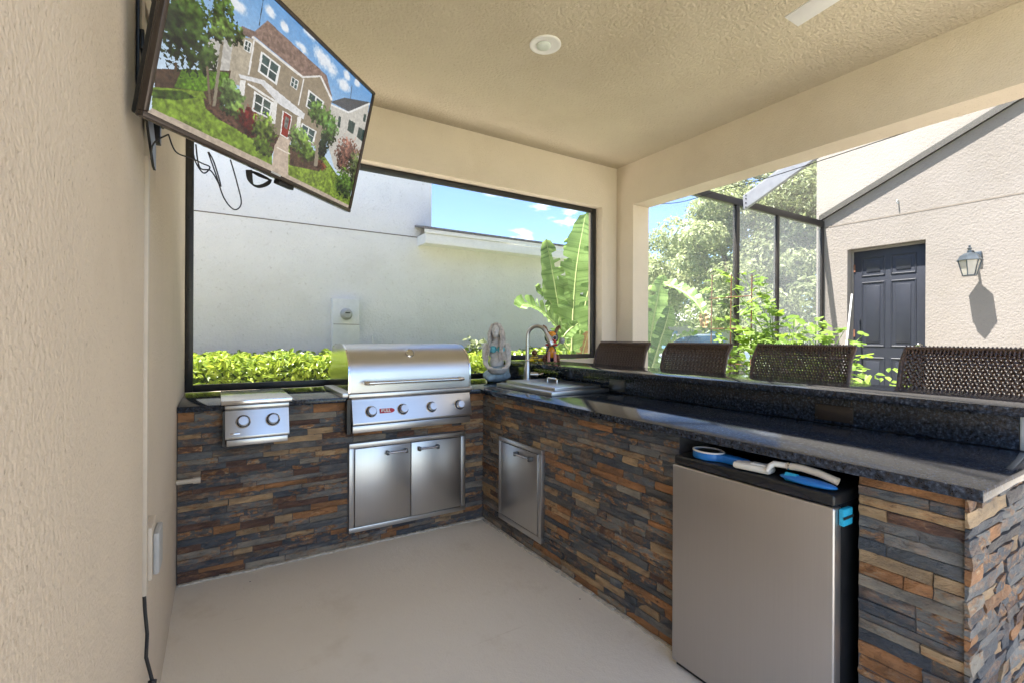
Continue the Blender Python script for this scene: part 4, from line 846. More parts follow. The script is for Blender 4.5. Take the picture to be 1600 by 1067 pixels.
def make_chair():
    root = thing('bar_chair', '', 'bar chair', (0, 0, 0), 'wicker bar chairs behind the raised bar')
    W = 0.53
    def prof(v):
        z = 0.70 + 0.53 * v; return (0.02 + 0.10 * v ** 1.6 + (0.035 * max(0, v - 0.88) / 0.12), z)
    V, F_ = wicker_sheet(W, 34, prof); me_ = bpy.data.meshes.new('backrest'); me_.from_pydata(V, [], F_); me_.materials.append(M['wicker'])
    bo = bpy.data.objects.new('backrest', me_); COL.objects.link(bo); bo.parent = root
    md = bo.modifiers.new('thick', 'SOLIDIFY'); md.thickness = 0.006
    g = G(); n_ = 16; ed = [(-W / 2, *prof(i / n_)) for i in range(n_ + 1)]
    def cv_(x, y, z): return (x, y - 0.021 * (x / (W / 2)) ** 2, z)
    g.tube([cv_(*p) for p in ed], 0.011, 8); g.tube([cv_(-p[0], p[1], p[2]) for p in ed], 0.011, 8)
    g.tube([cv_(-W / 2 + W * i / 12, *prof(1.0)) for i in range(13)], 0.013, 8); g.obj('back_rim', 'wicker', root)
    g = G()
    for i in range(37): x = -W / 2 + W * i / 36; g.tube([cv_(x, prof(0.955)[0] - 0.006, prof(0.955)[1]), cv_(x, prof(1.0)[0], prof(1.0)[1] + 0.0145), cv_(x, prof(0.955)[0] + 0.010, prof(0.955)[1])], 0.0042, 5)
    g.obj('rim_binding', 'wicker', root)
    g = G(); g.box(-0.25, 0.25, -0.42, 0.03, 0.69, 0.75, 0.02, 3); g.obj('seat', 'wicker', root)
    for sx in (-1, 1):
        g = G(); g.tube([(sx * 0.235, -0.39, 0.70), (sx * 0.245, -0.41, -0.018)], [0.022, 0.017], 8); g.obj('leg', 'wicker', root)
        g = G(); g.tube([(sx * 0.235, 0.0, 0.70), (sx * 0.245, 0.06, -0.018)], [0.022, 0.017], 8); g.obj('leg', 'wicker', root)
        g = G(); g.tube([(sx * 0.24, -0.40, 0.28), (sx * 0.24, 0.04, 0.28)], 0.012, 8); g.obj('stretcher', 'wicker', root)
    g = G(); g.tube([(-0.24, -0.40, 0.22), (0.24, -0.40, 0.22)], 0.014, 8); g.obj('footrest', 'wicker', root)
    return root
def dup(root):
    r = root.copy(); COL.objects.link(r)
    for ch in root.children:
        c = ch.copy(); COL.objects.link(c); c.parent = r
    return r
ch0 = make_chair(); ch0['base'] = (0, 0, 0)
# local +y is away from the bar (world +x)
for i, (yc, rz, lab) in enumerate(((2.90, 4, 'wicker bar chair in front of the stucco corner pillar'), (2.185, -1, 'wicker bar chair beside the drooping banana leaves'), (1.462, 2, 'wicker bar chair in front of the leafy trellis plant'), (0.715, -2, 'wicker bar chair in front of the wall lantern'))):
    c = ch0 if i == 0 else dup(ch0); c.location = (2.80, yc, 0.0); c.rotation_euler = (0, 0, R(-90 + rz)); c['label'] = lab

# ================================================================== NEIGHBOUR HOUSE beyond the window
NY_ = 6.5
nb = thing('neighbour_house', 'pale grey stucco house with a white eave beyond the hedge', 'house', (2.0, NY_, -0.1))
g = G(); g.box(-9, 2.655, NY_, 14, -0.12, 7.5); g.obj('tall_wall', 'stucco_white', nb, smooth=False)
g = G(); g.box(2.655, 5.6, NY_ + 0.002, 14, -0.12, 2.60); g.obj('low_wall', 'stucco_white', nb, smooth=False)
g = G(); g.box(-9, 2.44, NY_ - 0.004, NY_ + 0.002, 2.688, 2.700); g.obj('control_joint', 'joint', nb, smooth=False)
g = G(); g.box(2.44, 5.85, NY_ - 0.32, NY_ - 0.29, 2.565, 2.70, 0.004); g.box(2.44, 2.47, NY_ - 0.29, NY_ + 0.0, 2.565, 2.70); fs = g.obj('fascia', 'white_trim', nb)
g = G(); g.box(2.47, 5.85, NY_ - 0.29, NY_ + 0.5, 2.585, 2.60); sub(g.obj('soffit', 'white_trim', nb), fs)
g = G(); g.box(2.42, 5.85, NY_ - 0.345, NY_ - 0.325, 2.70, 2.755, 0.004); sub(g.obj('gutter_lip', 'white_trim', nb), fs)
g = G(); g.prism([(2.40, NY_ - 0.36, 2.757), (2.40, NY_ - 0.36, 2.785), (2.40, NY_ + 3.5, 3.6), (2.40, NY_ + 3.5, 3.57)], (3.5, 0, 0)); g.obj('roof', 'shingle', nb)
mb = thing('meter_box', 'tall grey electric meter box with round dial on the neighbour wall', 'meter box', (1.43, NY_, 0.9))
g = G(); g.box(1.265, 1.60, NY_ - 0.12, NY_ - 0.001, 0.90, 1.76, 0.006); bx_ = g.obj('cabinet', 'white_trim', mb)
g = G(); g.box(1.275, 1.60, NY_ - 0.123, NY_ - 0.118, 1.425, 1.432); sub(g.obj('seam', 'joint', mb), bx_)
g = G(); g.lathe([(0.075, 0), (0.075, 0.03), (0.062, 0.045), (0.06, 0.085), (0.045, 0.10), (0.0, 0.102)], (1.43, NY_ - 0.12, 1.56), (0, -1, 0), 28); dl = g.obj('dial', 'grey_pl', mb)
g = G(); g.box(1.40, 1.46, NY_ - 0.224, NY_ - 0.2225, 1.565, 1.58); sub(g.obj('dial_window', 'black', mb), dl)
ph = thing('utility_pipe', 'thin grey utility pipe and rounded cap beside the meter box', 'pipe', (1.75, NY_, 0.8))
g = G(); g.tube([(1.80, NY_ - 0.05, 0.5), (1.80, NY_ - 0.05, 1.29)], 0.014, 8); g.obj('pipe', 'white_trim', ph)
g = G(); g.ball((1.70, NY_ - 0.09, 1.12), (0.085, 0.085, 0.055)); g.obj('cap', 'white_trim', ph)

def leaf_soup(n, place, size, seed, curl=0.25):
    """many little pointed leaves (two folded quads each) as one mesh"""
    r = np.random.RandomState(seed); C_, N_ = place(r, n); s_ = (size * r.uniform(0.6, 1.35, n))[:, None]
    nrm = lambda a: a / np.maximum(np.linalg.norm(a, axis=1, keepdims=True), 1e-6)
    N_ = nrm(N_); d_ = r.normal(size=(n, 3)); d_ = nrm(d_ - N_ * (d_ * N_).sum(1, keepdims=True) * 0.75)
    sd2 = nrm(np.cross(d_, N_ + r.normal(size=(n, 3)) * 0.35)); up = np.cross(sd2, d_); V = np.zeros((n, 6, 3))
    for k, (a_, b_, h_) in enumerate(((0, 0, 0), (0.35, 0.27, 0.06), (0.72, 0.20, 0.0), (1.0, 0, -curl), (0.72, -0.20, 0.0), (0.35, -0.27, 0.06))):
        V[:, k] = C_ + d_ * (a_ * s_) + sd2 * (b_ * s_) + up * (h_ * s_)
    idx = np.arange(n)[:, None] * 6; F1 = np.concatenate([idx + np.array([[0, 1, 2, 3]]), idx + np.array([[0, 3, 4, 5]])])
    me_ = bpy.data.meshes.new('leaves'); me_.from_pydata(V.reshape(-1, 3).tolist(), [], F1.tolist()); return me_
def wob(x, *fs): return sum(np.sin(x * f + 1.7 * i) for i, f in enumerate(fs)) / len(fs)
def soup_obj(name, me_, mat, parent):
    me_.name = name; me_.materials.append(M[mat]); o_ = bpy.data.objects.new(name, me_); COL.objects.link(o_); o_.parent = parent
    if parent is not None and 'base' in parent: o_.location = -Vector(parent['base'])
    return stuff(o_)
hg = thing('hedge', 'clipped bright green hedge below the neighbour wall', 'hedge', (1.5, 5.75, -0.12))
def hplace(r, n):
    x = r.uniform(-3.2, 5.6, n); top = 1.06 + 0.05 * wob(x, 1.7, 4.1, 7.3) + 0.03 * wob(x, 13, 22); y = r.uniform(5.2, 6.2, n); t_ = r.rand(n) < 0.6
    z = np.where(t_, top + r.uniform(-0.10, 0.03, n) - 0.06 * np.abs((y - 5.7) / .5) ** 3, r.uniform(0.35, 1.0, n) * top)
    y = np.where(t_, y, 5.2 + r.uniform(-0.04, 0.10, n)); N_ = np.where(t_[:, None], np.array([[0, -0.35, 0.94]]), np.array([[0, -0.85, 0.5]]))
    return np.stack([x, y, z], 1), N_
soup_obj('foliage', leaf_soup(19000, hplace, 0.07, 3), 'leaf_hedge', hg)
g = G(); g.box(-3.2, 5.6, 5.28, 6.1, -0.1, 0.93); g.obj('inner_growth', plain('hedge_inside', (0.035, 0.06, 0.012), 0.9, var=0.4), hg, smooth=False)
g = G()
for i in range(40): x = -3.1 + i * 0.22; g.tube([(x, 5.65, -0.12), (x + random.uniform(-.1, .1), 5.6, 0.9)], [0.015, 0.006], 5)
g.obj('stems', 'bark', hg)
sp_ = thing('garden_sprig', 'small dark green sprig rising above the hedge by the statue', 'plant', (3.02, 5.7, 1.0))
soup_obj('leaves', leaf_soup(22, lambda r, n: (np.stack([2.98 + r.uniform(-.1, .1, n), 5.7 + r.uniform(-.05, .05, n), 1.10 + r.uniform(0, .16, n)], 1), np.tile([[0, -.6, .8]], (n, 1))), 0.10, 9), 'leaf_oak', sp_)
g = G(); g.tube([(2.98, 5.7, 0.85), (2.98, 5.7, 1.22)], 0.006, 5); g.obj('stem', 'stem', sp_)

# ================================================================== BANANA PLANTS
def banana_leaf(ctrl, width, seed, facing, fold=0.25, tears=6, name='leaf', mat='leaf_banana'):
    """ctrl: midrib points (world). blade spreads along the side vector, torn here and there; returns bmesh G"""
    rnd = random.Random(seed); P = [Vector(p) for p in ctrl]; pts = []
    for i in range(len(P) - 1):
        p0, p1, p2, p3 = P[max(i - 1, 0)], P[i], P[i + 1], P[min(i + 2, len(P) - 1)]
        for k in range(14):
            t_ = k / 14; pts.append(0.5 * ((2 * p1) + (p2 - p0) * t_ + (2 * p0 - 5 * p1 + 4 * p2 - p3) * t_ * t_ + (3 * p1 - p0 - 3 * p2 + p3) * t_ ** 3))
    pts.append(P[-1]); n_ = len(pts); fc = Vector(facing).normalized()
    g = G(); lay = g.bm.verts.layers.float_color.new('vein'); tear = {sgn: set(rnd.sample(range(5, n_ - 4), min(tears, n_ - 10))) for sgn in (-1, 1)}
    for sgn in (-1, 1):
        prev = None; lag = 0.0
        for i in range(n_):
            u = i / (n_ - 1); t_ = (pts[min(i + 1, n_ - 1)] - pts[max(i - 1, 0)]).normalized(); sd2 = t_.cross(fc).normalized() * sgn; nn = sd2.cross(t_) * sgn
            wd = width * (math.sin(math.pi * min(1, u * 0.93 + 0.07)) ** 0.55) * (0.97 + 0.05 * math.sin(i * 1.7 + seed)) * (1 if u < 0.97 else 0.6)
            row = [pts[i]]
            for k in (1, 2, 3):
                f_ = k / 3; row.append(pts[i] + sd2 * (wd * f_) + t_ * (wd * 0.28 * f_) + nn * (fold * wd * f_ ** 1.5 + 0.012 * math.sin(i * 0.9 + k) * f_))
            bmrow = [g.bm.verts.new(p) for p in row]
            for k, v_ in enumerate(bmrow): v_[lay] = Vector((u * 10 * (1 + 0.02 * k) - 0.28 * wd / max(width, 1e-3) * k / 3, k / 3 * sgn, u, 1))
            if prev and i not in tear[sgn]:
                for k in range(3): g.bm.faces.new((prev[k], prev[k + 1], bmrow[k + 1], bmrow[k]))
            elif prev:   # torn: keep it joined near the rib and let the rest hang
                g.bm.faces.new((prev[0], prev[1], bmrow[1], bmrow[0])); dr_ = Vector((0, 0, -rnd.uniform(0.02, 0.05))); 
                for k in (2, 3): prev[k].co += dr_ * (k - 1) * 0.5
            prev = bmrow
    return g, pts
def add_leaf(plant, ctrl, width, seed, facing, fold=0.2, tears=6, mat='leaf_banana'):
    g, pts = banana_leaf(ctrl, width, seed, facing, fold, tears); lf = g.obj('leaf', mat, plant)
    g = G(); n_ = len(pts); g.tube([p - Vector(facing).normalized() * 0.002 for p in pts], [0.012 * (1 - 0.85 * i / (n_ - 1)) + 0.0015 for i in range(n_)], 6); sub(g.obj('midrib', 'rib', plant), lf)
def bp(x, y, Y): return pon(x, y, 1, Y)
b1 = thing('banana_plant', 'banana plant with tall upright leaves outside the window corner', 'plant', tuple(bp(890, 600, 4.7)))
toC = (-0.55, -0.83, 0.1)
add_leaf(b1, [bp(884, 548, 4.72), bp(876, 500, 4.72), bp(866, 440, 4.74), bp(853, 374, 4.78)], 0.17, 1, toC, 0.25, 4)
add_leaf(b1, [bp(893, 548, 4.60), bp(896, 480, 4.60), bp(902, 410, 4.62), bp(915, 335, 4.70)], 0.22, 2, toC, 0.12, 5)
add_leaf(b1, [bp(900, 555, 4.85), bp(912, 490, 4.85), bp(925, 420, 4.88), bp(932, 350, 4.9), bp(928, 300, 4.95)], 0.22, 3, (-0.3, -0.95, 0.1), 0.15, 6)
add_leaf(b1, [bp(884, 530, 4.5), bp(868, 508, 4.45), bp(845, 486, 4.4), bp(822, 476, 4.35), bp(812, 482, 4.3)], 0.16, 4, (-0.35, -0.6, 0.75), 0.3, 9)
add_leaf(b1, [bp(878, 520, 5.0), bp(868, 490, 5.0), bp(855, 465, 5.0), bp(836, 447, 5.0)], 0.12, 5, (-0.2, -0.9, 0.4), 0.3, 7)
add_leaf(b1, [bp(895, 540, 5.1), bp(897, 450, 5.1), bp(893, 395, 5.1), bp(886, 372, 5.1)], 0.12, 6, (-0.6, -0.7, 0.1), 0.4, 7)
add_leaf(b1, [bp(888, 545, 4.45), bp(880, 530, 4.42), bp(890, 515, 4.4), bp(905, 505, 4.4)], 0.09, 7, toC, 0.2, 3)
add_leaf(b1, [bp(906, 575, 4.55), bp(912, 545, 4.55), bp(920, 518, 4.5)], 0.09, 8, toC, 0.3, 4, 'leaf_dry')
add_leaf(b1, [bp(902, 600, 4.7), bp(912, 560, 4.7), bp(930, 500, 4.75), bp(945, 440, 4.8)], 0.16, 12, toC, 0.2, 5)
for i, (xa, xb_, y_) in enumerate(((886, 884, 545), (893, 893, 545), (900, 901, 552), (906, 904, 570), (880, 880, 525))):
    g = G(); p0 = bp(xa + (i - 2) * 1.5, 610, 4.66 + 0.05 * i); p0.z = -0.12; p1 = bp(xb_, y_, 4.66 + 0.04 * i); g.tube([p0, p0.lerp(p1, 0.5), p1], [0.045, 0.03, 0.014], 9); g.obj('stalk', 'stem', b1)
def bq(x, y, X): return pon(x, y, 0, X)
b2 = thing('banana_plant', 'banana plant with arching leaves just beyond the corner pillar', 'plant', (4.35, 3.75, -0.12), None)
add_leaf(b2, [bq(1012, 600, 4.45), bq(1018, 520, 4.45), bq(1027, 470, 4.47), bq(1036, 430, 4.5)], 0.13, 21, (-0.7, -0.7, 0.0), 0.3, 3)
add_leaf(b2, [bq(1014, 592, 4.3), bq(1028, 545, 4.3), bq(1040, 508, 4.3), bq(1047, 478, 4.3)], 0.105, 22, (-0.75, -0.65, 0.0), 0.25, 4)
add_leaf(b2, [bq(1000, 462, 4.7), bq(1030, 446, 4.7), bq(1060, 452, 4.7), bq(1085, 470, 4.7), bq(1100, 492, 4.7)], 0.11, 23, (-0.3, -0.4, 0.85), 0.5, 9)
add_leaf(b2, [bq(1036, 548, 4.4), bq(1055, 530, 4.4), bq(1075, 524, 4.4), bq(1090, 522, 4.4)], 0.08, 24, (-0.4, -0.3, 0.85), 0.3, 4)
add_leaf(b2, [bq(1096, 488, 4.7), bq(1100, 498, 4.7), bq(1101, 512, 4.7)], 0.05, 25, (-0.8, -0.6, 0.1), 0.3, 3, 'leaf_dry')
for i, (x_, y_, X_) in enumerate(((1012, 598, 4.45), (1014, 590, 4.3), (1000, 470, 4.7), (1036, 550, 4.4))):
    p1 = bq(x_, y_, X_); p0 = Vector((4.38 + 0.06 * i, 3.72, -0.12)); g = G(); g.tube([p0, p0.lerp(p1, 0.55), p1], [0.045, 0.03, 0.013], 9); g.obj('stalk', 'stem', b2)

# ================================================================== LOBED-LEAF PLANT WITH TRELLIS
def lobed_leaf_mesh(seed, lobes=5):
    rnd = random.Random(seed); bm = bmesh.new(); pts = []; n_ = lobes * 6
    for i in range(n_ + 1):
        a = R(-150) + R(300) * i / n_; ph_ = (i / n_ * lobes) % 1.0
        r_ = 0.42 + 0.58 * math.sin(math.pi * ph_) ** 0.8 * (1 - 0.25 * abs(a) / R(150)) + rnd.uniform(-.03, .03)
        pts.append(bm.verts.new((math.cos(a) * r_ * 0.5 + 0.1, math.sin(a) * r_ * 0.5, 0.05 * math.cos(a * 3) - 0.10 * r_ ** 2 + rnd.uniform(-.01, .01))))
    c_ = bm.verts.new((0.0, 0, 0.02))
    for p, q_ in zip(pts, pts[1:]): bm.faces.new((c_, p, q_))
    me_ = bpy.data.meshes.new('leaf'); bm.to_mesh(me_); bm.free(); me_.materials.append(M['leaf_fig']); return me_
LM = [lobed_leaf_mesh(k, 5 if k % 3 else 3) for k in range(5)]
vp_base = Vector((5.0, 2.55, -0.02))
vp = thing('vine_plant', 'bushy light green lobed-leaf plant behind the bar chairs', 'plant', tuple(vp_base))
rnd = random.Random(12)
def put_leaf(p, s_, nrm):
    o_ = bpy.data.objects.new('leaf', rnd.choice(LM)); COL.objects.link(o_); o_.parent = vp
    q_ = Vector((0, 0, 1)).rotation_difference(nrm.normalized()).to_matrix() @ Matrix.Rotation(rnd.uniform(0, 6.28), 3, 'Z')
    o_.matrix_local = Matrix.Translation(p - vp_base) @ q_.to_4x4() @ Matrix.Diagonal((s_, s_, s_, 1))
# stems aim at points of the plant's outline; leaves sit along their upper parts
tips = [(1108, 440, 5.0), (1128, 425, 4.9), (1140, 432, 5.0), (1160, 428, 5.1), (1180, 424, 5.0), (1195, 434, 5.2), (1175, 468, 4.7), (1205, 470, 5.3), (1225, 488, 5.1), (1240, 500, 5.0), (1255, 500, 5.4), (1275, 498, 5.2), (1290, 508, 5.3), (1300, 520, 5.0), (1150, 480, 4.8), (1130, 500, 4.8), (1120, 530, 4.7), (1165, 515, 4.7), (1195, 520, 4.8), (1215, 535, 4.7), (1240, 540, 4.7), (1265, 530, 4.9), (1140, 545, 4.6), (1180, 555, 4.6), (1350, 522, 5.2), (1340, 560, 4.9), (1320, 516, 5.1), (1210, 505, 5.3), (1260, 560, 4.7), (1110, 565, 4.6)]
for i, (x_, y_, X_) in enumerate(tips):
    tip = pon(x_, y_, 0, X_); root_ = vp_base + Vector((rnd.uniform(-.3, .4), rnd.uniform(-.35, .35), 0)); mid = root_.lerp(tip, 0.6) + Vector((rnd.uniform(-.08, .08), rnd.uniform(-.08, .08), 0.14))
    pts = [root_.lerp(mid, k / 3) for k in range(3)] + [mid.lerp(tip, k / 4) for k in range(5)]
    g = G(); g.tube(pts, [0.009 - 0.0009 * k for k in range(8)], 6); g.obj('stem', 'stem', vp)
    for k in range(9):
        u = 1 - 0.07 * k * rnd.uniform(0.7, 1.2); q_ = mid.lerp(tip, (u - 0.45) / 0.55) if u > 0.45 else root_.lerp(mid, u / 0.45)
        off = Vector((rnd.uniform(-1, 1), rnd.uniform(-1, 1), rnd.uniform(-0.2, 0.8))) * (0.09 if k else 0.02)
        put_leaf(q_ + off, rnd.uniform(0.10, 0.19), Vector((rnd.uniform(-.7, .3), rnd.uniform(-.7, .4), 1.0)))
rnd2 = random.Random(3)
def vplace(r, n):
    y = r.uniform(1.75, 3.15, n); top = 0.95 + 0.40 * np.maximum(0, y - 2.1) + 0.12 * wob(y, 5, 11)
    return np.stack([r.uniform(4.5, 5.7, n), y, top - 1.1 * r.rand(n) ** 1.3], 1), np.tile([[-0.4, -0.3, 0.85]], (n, 1))
soup_obj('undergrowth', leaf_soup(800, vplace, 0.085, 8), 'leaf_fig', vp)
tr = thing('trellis', 'thin rusty wire trellis standing among the leafy plant', 'trellis', (4.75, 2.95, 0))
for x_ in (1110, 1140, 1172):
    p = pon(x_, 430, 0, 4.75); g = G(); g.tube([(p.x, p.y, -0.02), (p.x + 0.01, p.y - 0.015, p.z)], 0.0065, 6); g.obj('upright', 'rust', tr)
for z_ in (1.0, 1.38, 1.72):
    a_ = pon(1110, 526, 0, 4.75); c_ = pon(1172, 526, 0, 4.75); g = G(); g.tube([(a_.x, a_.y + 0.02, z_), (c_.x, c_.y - 0.02, z_)], 0.005, 6); g.obj('crossbar', 'rust', tr)

# ================================================================== GARAGE WALL WITH DOOR, LANTERN, POOL CAGE
GX = 7.2
gb = thing('garage_building', 'sunlit cream stucco house wing with a charcoal door', 'house', (GX, 1.0, -0.1))
D0, D1, DT = 2.205, 3.035, 2.47
g = G(); g.box(GX, GX + 5, -7, D0, -0.12, 6.5).box(GX, GX + 5, D1, 3.425, -0.12, 6.5).box(GX, GX + 5, D0, D1, DT, 6.5).box(GX + 0.15, GX + 5, D0, D1, -0.12, DT); g.obj('wall', 'stucco_cream', gb, smooth=False)
g = G(); g.box(GX - 0.003, GX + 0.002, -7, 3.42, 2.812, 2.826); g.obj('control_joint', 'joint', gb, smooth=False)
g = G(); g.box(GX + 0.10, GX + 0.149, D0 + 0.004, D0 + 0.03, 0.18, DT - 0.003).box(GX + 0.10, GX + 0.149, D1 - 0.03, D1 - 0.004, 0.18, DT - 0.003).box(GX + 0.10, GX + 0.149, D0 + 0.03, D1 - 0.03, DT - 0.03, DT - 0.003); g.obj('door_frame', 'stucco_cream', gb, smooth=False)
g = G(); g.box(GX + 0.115, GX + 0.148, D0 + 0.03, D1 - 0.03, 0.2, DT - 0.03, 0.002); dm = g.obj('door', 'door', gb)
dw = D1 - D0 - 0.06; dh = DT - 0.23
for (u0, u1) in ((0.13, 0.45), (0.55, 0.87)):
    for (v0, v1) in ((0.85, 0.955), (0.44, 0.81), (0.07, 0.37)):
        y0 = D0 + 0.03 + dw * u0; y1 = D0 + 0.03 + dw * u1; z0 = 0.2 + dh * v0; z1 = 0.2 + dh * v1
        g = G(); g.tube([(GX + 0.115, y0, z0), (GX + 0.115, y1, z0)], 0.010, 6).tube([(GX + 0.115, y0, z1), (GX + 0.115, y1, z1)], 0.010, 6).tube([(GX + 0.115, y0, z0), (GX + 0.115, y0, z1)], 0.010, 6).tube([(GX + 0.115, y1, z0), (GX + 0.115, y1, z1)], 0.010, 6)
        g.box(GX + 0.107, GX + 0.12, y0 + 0.045, y1 - 0.045, z0 + 0.045, z1 - 0.045, 0.006); sub(g.obj('door_panel', 'door', gb), dm)
g = G(); g.lathe([(0.03, 0), (0.03, 0.006), (0.012, 0.01), (0.012, 0.04), (0.028, 0.05), (0.030, 0.065), (0.02, 0.078), (0.0, 0.08)], (GX + 0.115, D0 + 0.085, 1.195), (-1, 0, 0), 20); sub(g.obj('door_knob', 'polish', gb), dm)
for z_ in (2.22, 1.35): g = G(); g.box(GX + 0.105, GX + 0.116, D1 - 0.05, D1 - 0.025, z_ - 0.05, z_ + 0.05); sub(g.obj('hinge', 'rust', gb), dm)
hk = thing('wall_hook', 'small metal eye hook screwed into the cream wall above the door', 'hook', (GX, 2.48, 2.98))
g = G(); g.tube([(GX, 2.475, 3.0), (GX - 0.03, 2.475, 3.0)], 0.006, 6); g.obj('shank', 'grey_pl', hk); g = G(); g.tube([(GX - 0.03, 2.475, 3.0 - 0.025 + 0.025 * math.cos(a * math.pi / 6)) if False else (GX - 0.03 + 0.022 * math.sin(a * math.pi / 6), 2.475, 2.975 + 0.025 * math.cos(a * math.pi / 6)) for a in range(13)], 0.005, 6); g.obj('eye', 'grey_pl', hk)
lp = pon(1522, 405, 0, GX); LXc = GX - 0.20; ly = lp.y + 0.0
ln = thing('wall_lantern', 'dark metal carriage lantern mounted on the sunlit cream wall', 'lantern', (GX, ly, 1.95))
def lz(y): return pon(1515, y, 0, LXc).z
ly = pon(1515, 408, 0, LXc).y
z_br, z_bt, z_top = lz(407), lz(430), lz(383)
g = G(); g.box(GX - 0.03, GX - 0.0005, ly - 0.055, ly + 0.055, z_br - 0.02, z_br + 0.11, 0.008); g.obj('wall_plate', 'lamp_metal', ln)
g = G(); g.tube([(GX - 0.03, ly, z_br + 0.075), (GX - 0.10, ly, z_br + 0.11), (LXc, ly, z_br + 0.10)], 0.012, 8); g.obj('arm', 'lamp_metal', ln)
g = G(); hgt = z_top - z_br
g.lathe([(0.112, z_br - 0.006), (0.115, z_br), (0.10, z_br + 0.012), (0.085, z_br + 0.045), (0.05, z_br + 0.075), (0.022, z_br + 0.085), (0.022, z_br + 0.105), (0.012, z_br + 0.11), (0.022, z_br + hgt * 0.78), (0.008, z_br + hgt * 0.85), (0.013, z_br + hgt * 0.92), (0.002, z_top)], (LXc, ly, 0), n=6); g.obj('roof', 'lamp_metal', ln)
g = G(); g.lathe([(0.062, z_bt - 0.012), (0.066, z_bt - 0.004), (0.06, z_bt)], (LXc, ly, 0), n=6); g.obj('base', 'lamp_metal', ln)
gl = plain('lantern_glass', (0.80, 0.76, 0.68), 0.12, var=0.05); gl.node_tree.nodes['Principled BSDF'].inputs['Transmission Weight'].default_value = 0.55
for k in range(6):
    a0, a1 = k * math.pi / 3, (k + 1) * math.pi / 3
    def q_(r_, a_, z_): return (LXc + r_ * math.cos(a_), ly + r_ * math.sin(a_), z_)
    g = G(); g.prism([q_(0.056, a0, z_bt), q_(0.056, a1, z_bt), q_(0.094, a1, z_br - 0.006), q_(0.094, a0, z_br - 0.006)], (0.001, 0.001, 0)); g.obj('pane', gl, ln, smooth=False)
    g = G(); g.tube([q_(0.059, a0, z_bt), q_(0.097, a0, z_br - 0.004)], 0.005, 5); g.obj('bar', 'lamp_metal', ln)
g = G(); g.tube([(LXc, ly, z_bt), (LXc, ly, z_bt + 0.09)], [0.02, 0.016], 10); g.obj('candle', plain('candle', (0.85, 0.45, 0.25), 0.5), ln)
pb = pon(1330, 480, 0, GX - 0.04); pol = thing('leaning_pole', 'thin pale pole leaning by the charcoal door', 'pole', (GX - 0.2, 3.2, -0.02))
a_ = pon(1331, 462, 0, GX - 0.03); c_ = pon(1317, 590, 0, GX - 0.28); g = G(); g.tube([a_, a_.lerp(c_, 2.4)], 0.011, 8); g.obj('shaft', 'white_trim', pol); g = G(); g.tube([a_, a_ + (a_ - c_).normalized() * 0.02], 0.013, 8); g.obj('tip', 'grey_pl', pol)

YC = pon(1283, 400, 0, GX - 0.03).y
cg = thing('pool_cage', 'bronze framed pool screen cage joining the cream wall', 'screen cage', (5.5, YC, -0.02))
ZB = 2.83
def cbox(nm, x0, x1, y0, y1, z0, z1, mat='cage', bev=0.003): g = G(); g.box(x0, x1, y0, y1, z0, z1, bev); return g.obj(nm, mat, cg)
px1, px2 = pon(1150, 430, 1, YC).x, pon(1213, 430, 1, YC).x
cbox('post', GX - 0.055, GX - 0.003, YC - 0.026, YC + 0.026, -0.02, ZB); cbox('post', px1 - 0.03, px1 + 0.03, YC - 0.026, YC + 0.026, -0.02, ZB); cbox('post', px2 - 0.026, px2 + 0.026, YC - 0.026, YC + 0.026, -0.02, ZB)
cbox('top_beam', 3.675, GX - 0.003, YC - 0.03, YC + 0.03, ZB, ZB + 0.08); cbox('chair_rail', 3.675, GX - 0.06, YC - 0.02, YC + 0.02, 0.78, 0.83)
def rafter(x, y0, z0, hh, ww, mat, name='rafter', ylen=3.3):
    sl = 0.455; g = G(); g.prism([(x - ww / 2, y0, z0), (x - ww / 2, y0, z0 + hh), (x - ww / 2, y0 - ylen, z0 + hh + sl * ylen), (x - ww / 2, y0 - ylen, z0 + sl * ylen)], (ww, 0, 0)); return g.obj(name, mat, cg)
rafter(GX - 0.028, YC + 0.02, ZB + 0.082, 0.075, 0.05, 'cage'); rb = pon(1163, 322, 1, YC - 0.04)
rafter(rb.x + 0.01, YC - 0.032, ZB - 0.045, 0.17, 0.05, 'cage_grey')
for zz_ in (0.0, 0.05, 0.1, 0.14):
    g = G(); g.lathe([(0.008, 0), (0.008, 0.004)], (rb.x + 0.01 - 0.0255, YC - 0.07, ZB - 0.02 + zz_), (-1, 0, 0), 8); g.obj('bolt', 'black', cg)
cbox('ridge_beam', 3.675, GX - 0.003, YC - 3.32, YC - 3.26, ZB + 1.5, ZB + 1.58)
for xa, xb_, mt_ in ((3.675, px1 - 0.03, 'mesh_thin'), (px1 + 0.03, px2 - 0.026, 'mesh_cage'), (px2 + 0.026, GX - 0.055, 'mesh_cage')):
    g = G(); g.box(xa, xb_, YC - 0.0005, YC + 0.0005, 0.83, ZB); g.obj('screen_panel', mt_, cg, smooth=False)
g = G(); g.bm.faces.new([g.bm.verts.new(p) for p in ((rb.x, YC, ZB + 0.09), (GX - 0.05, YC, ZB + 0.09), (GX - 0.05, YC - 3.26, ZB + 1.573), (rb.x, YC - 3.26, ZB + 1.573))]); g.bm.faces.new([g.bm.verts.new(p) for p in ((3.7, YC, ZB + 0.09), (rb.x - .002, YC, ZB + 0.09), (rb.x - .002, YC - 3.26, ZB + 1.573), (3.7, YC - 3.26, ZB + 1.573))]); g.obj('roof_screen', 'mesh_cage', cg, smooth=False)
sc_ = thing('sagging_wire', 'thin black wire sagging along the outside of the beam', 'wire', (3.7, 2.5, 2.57))
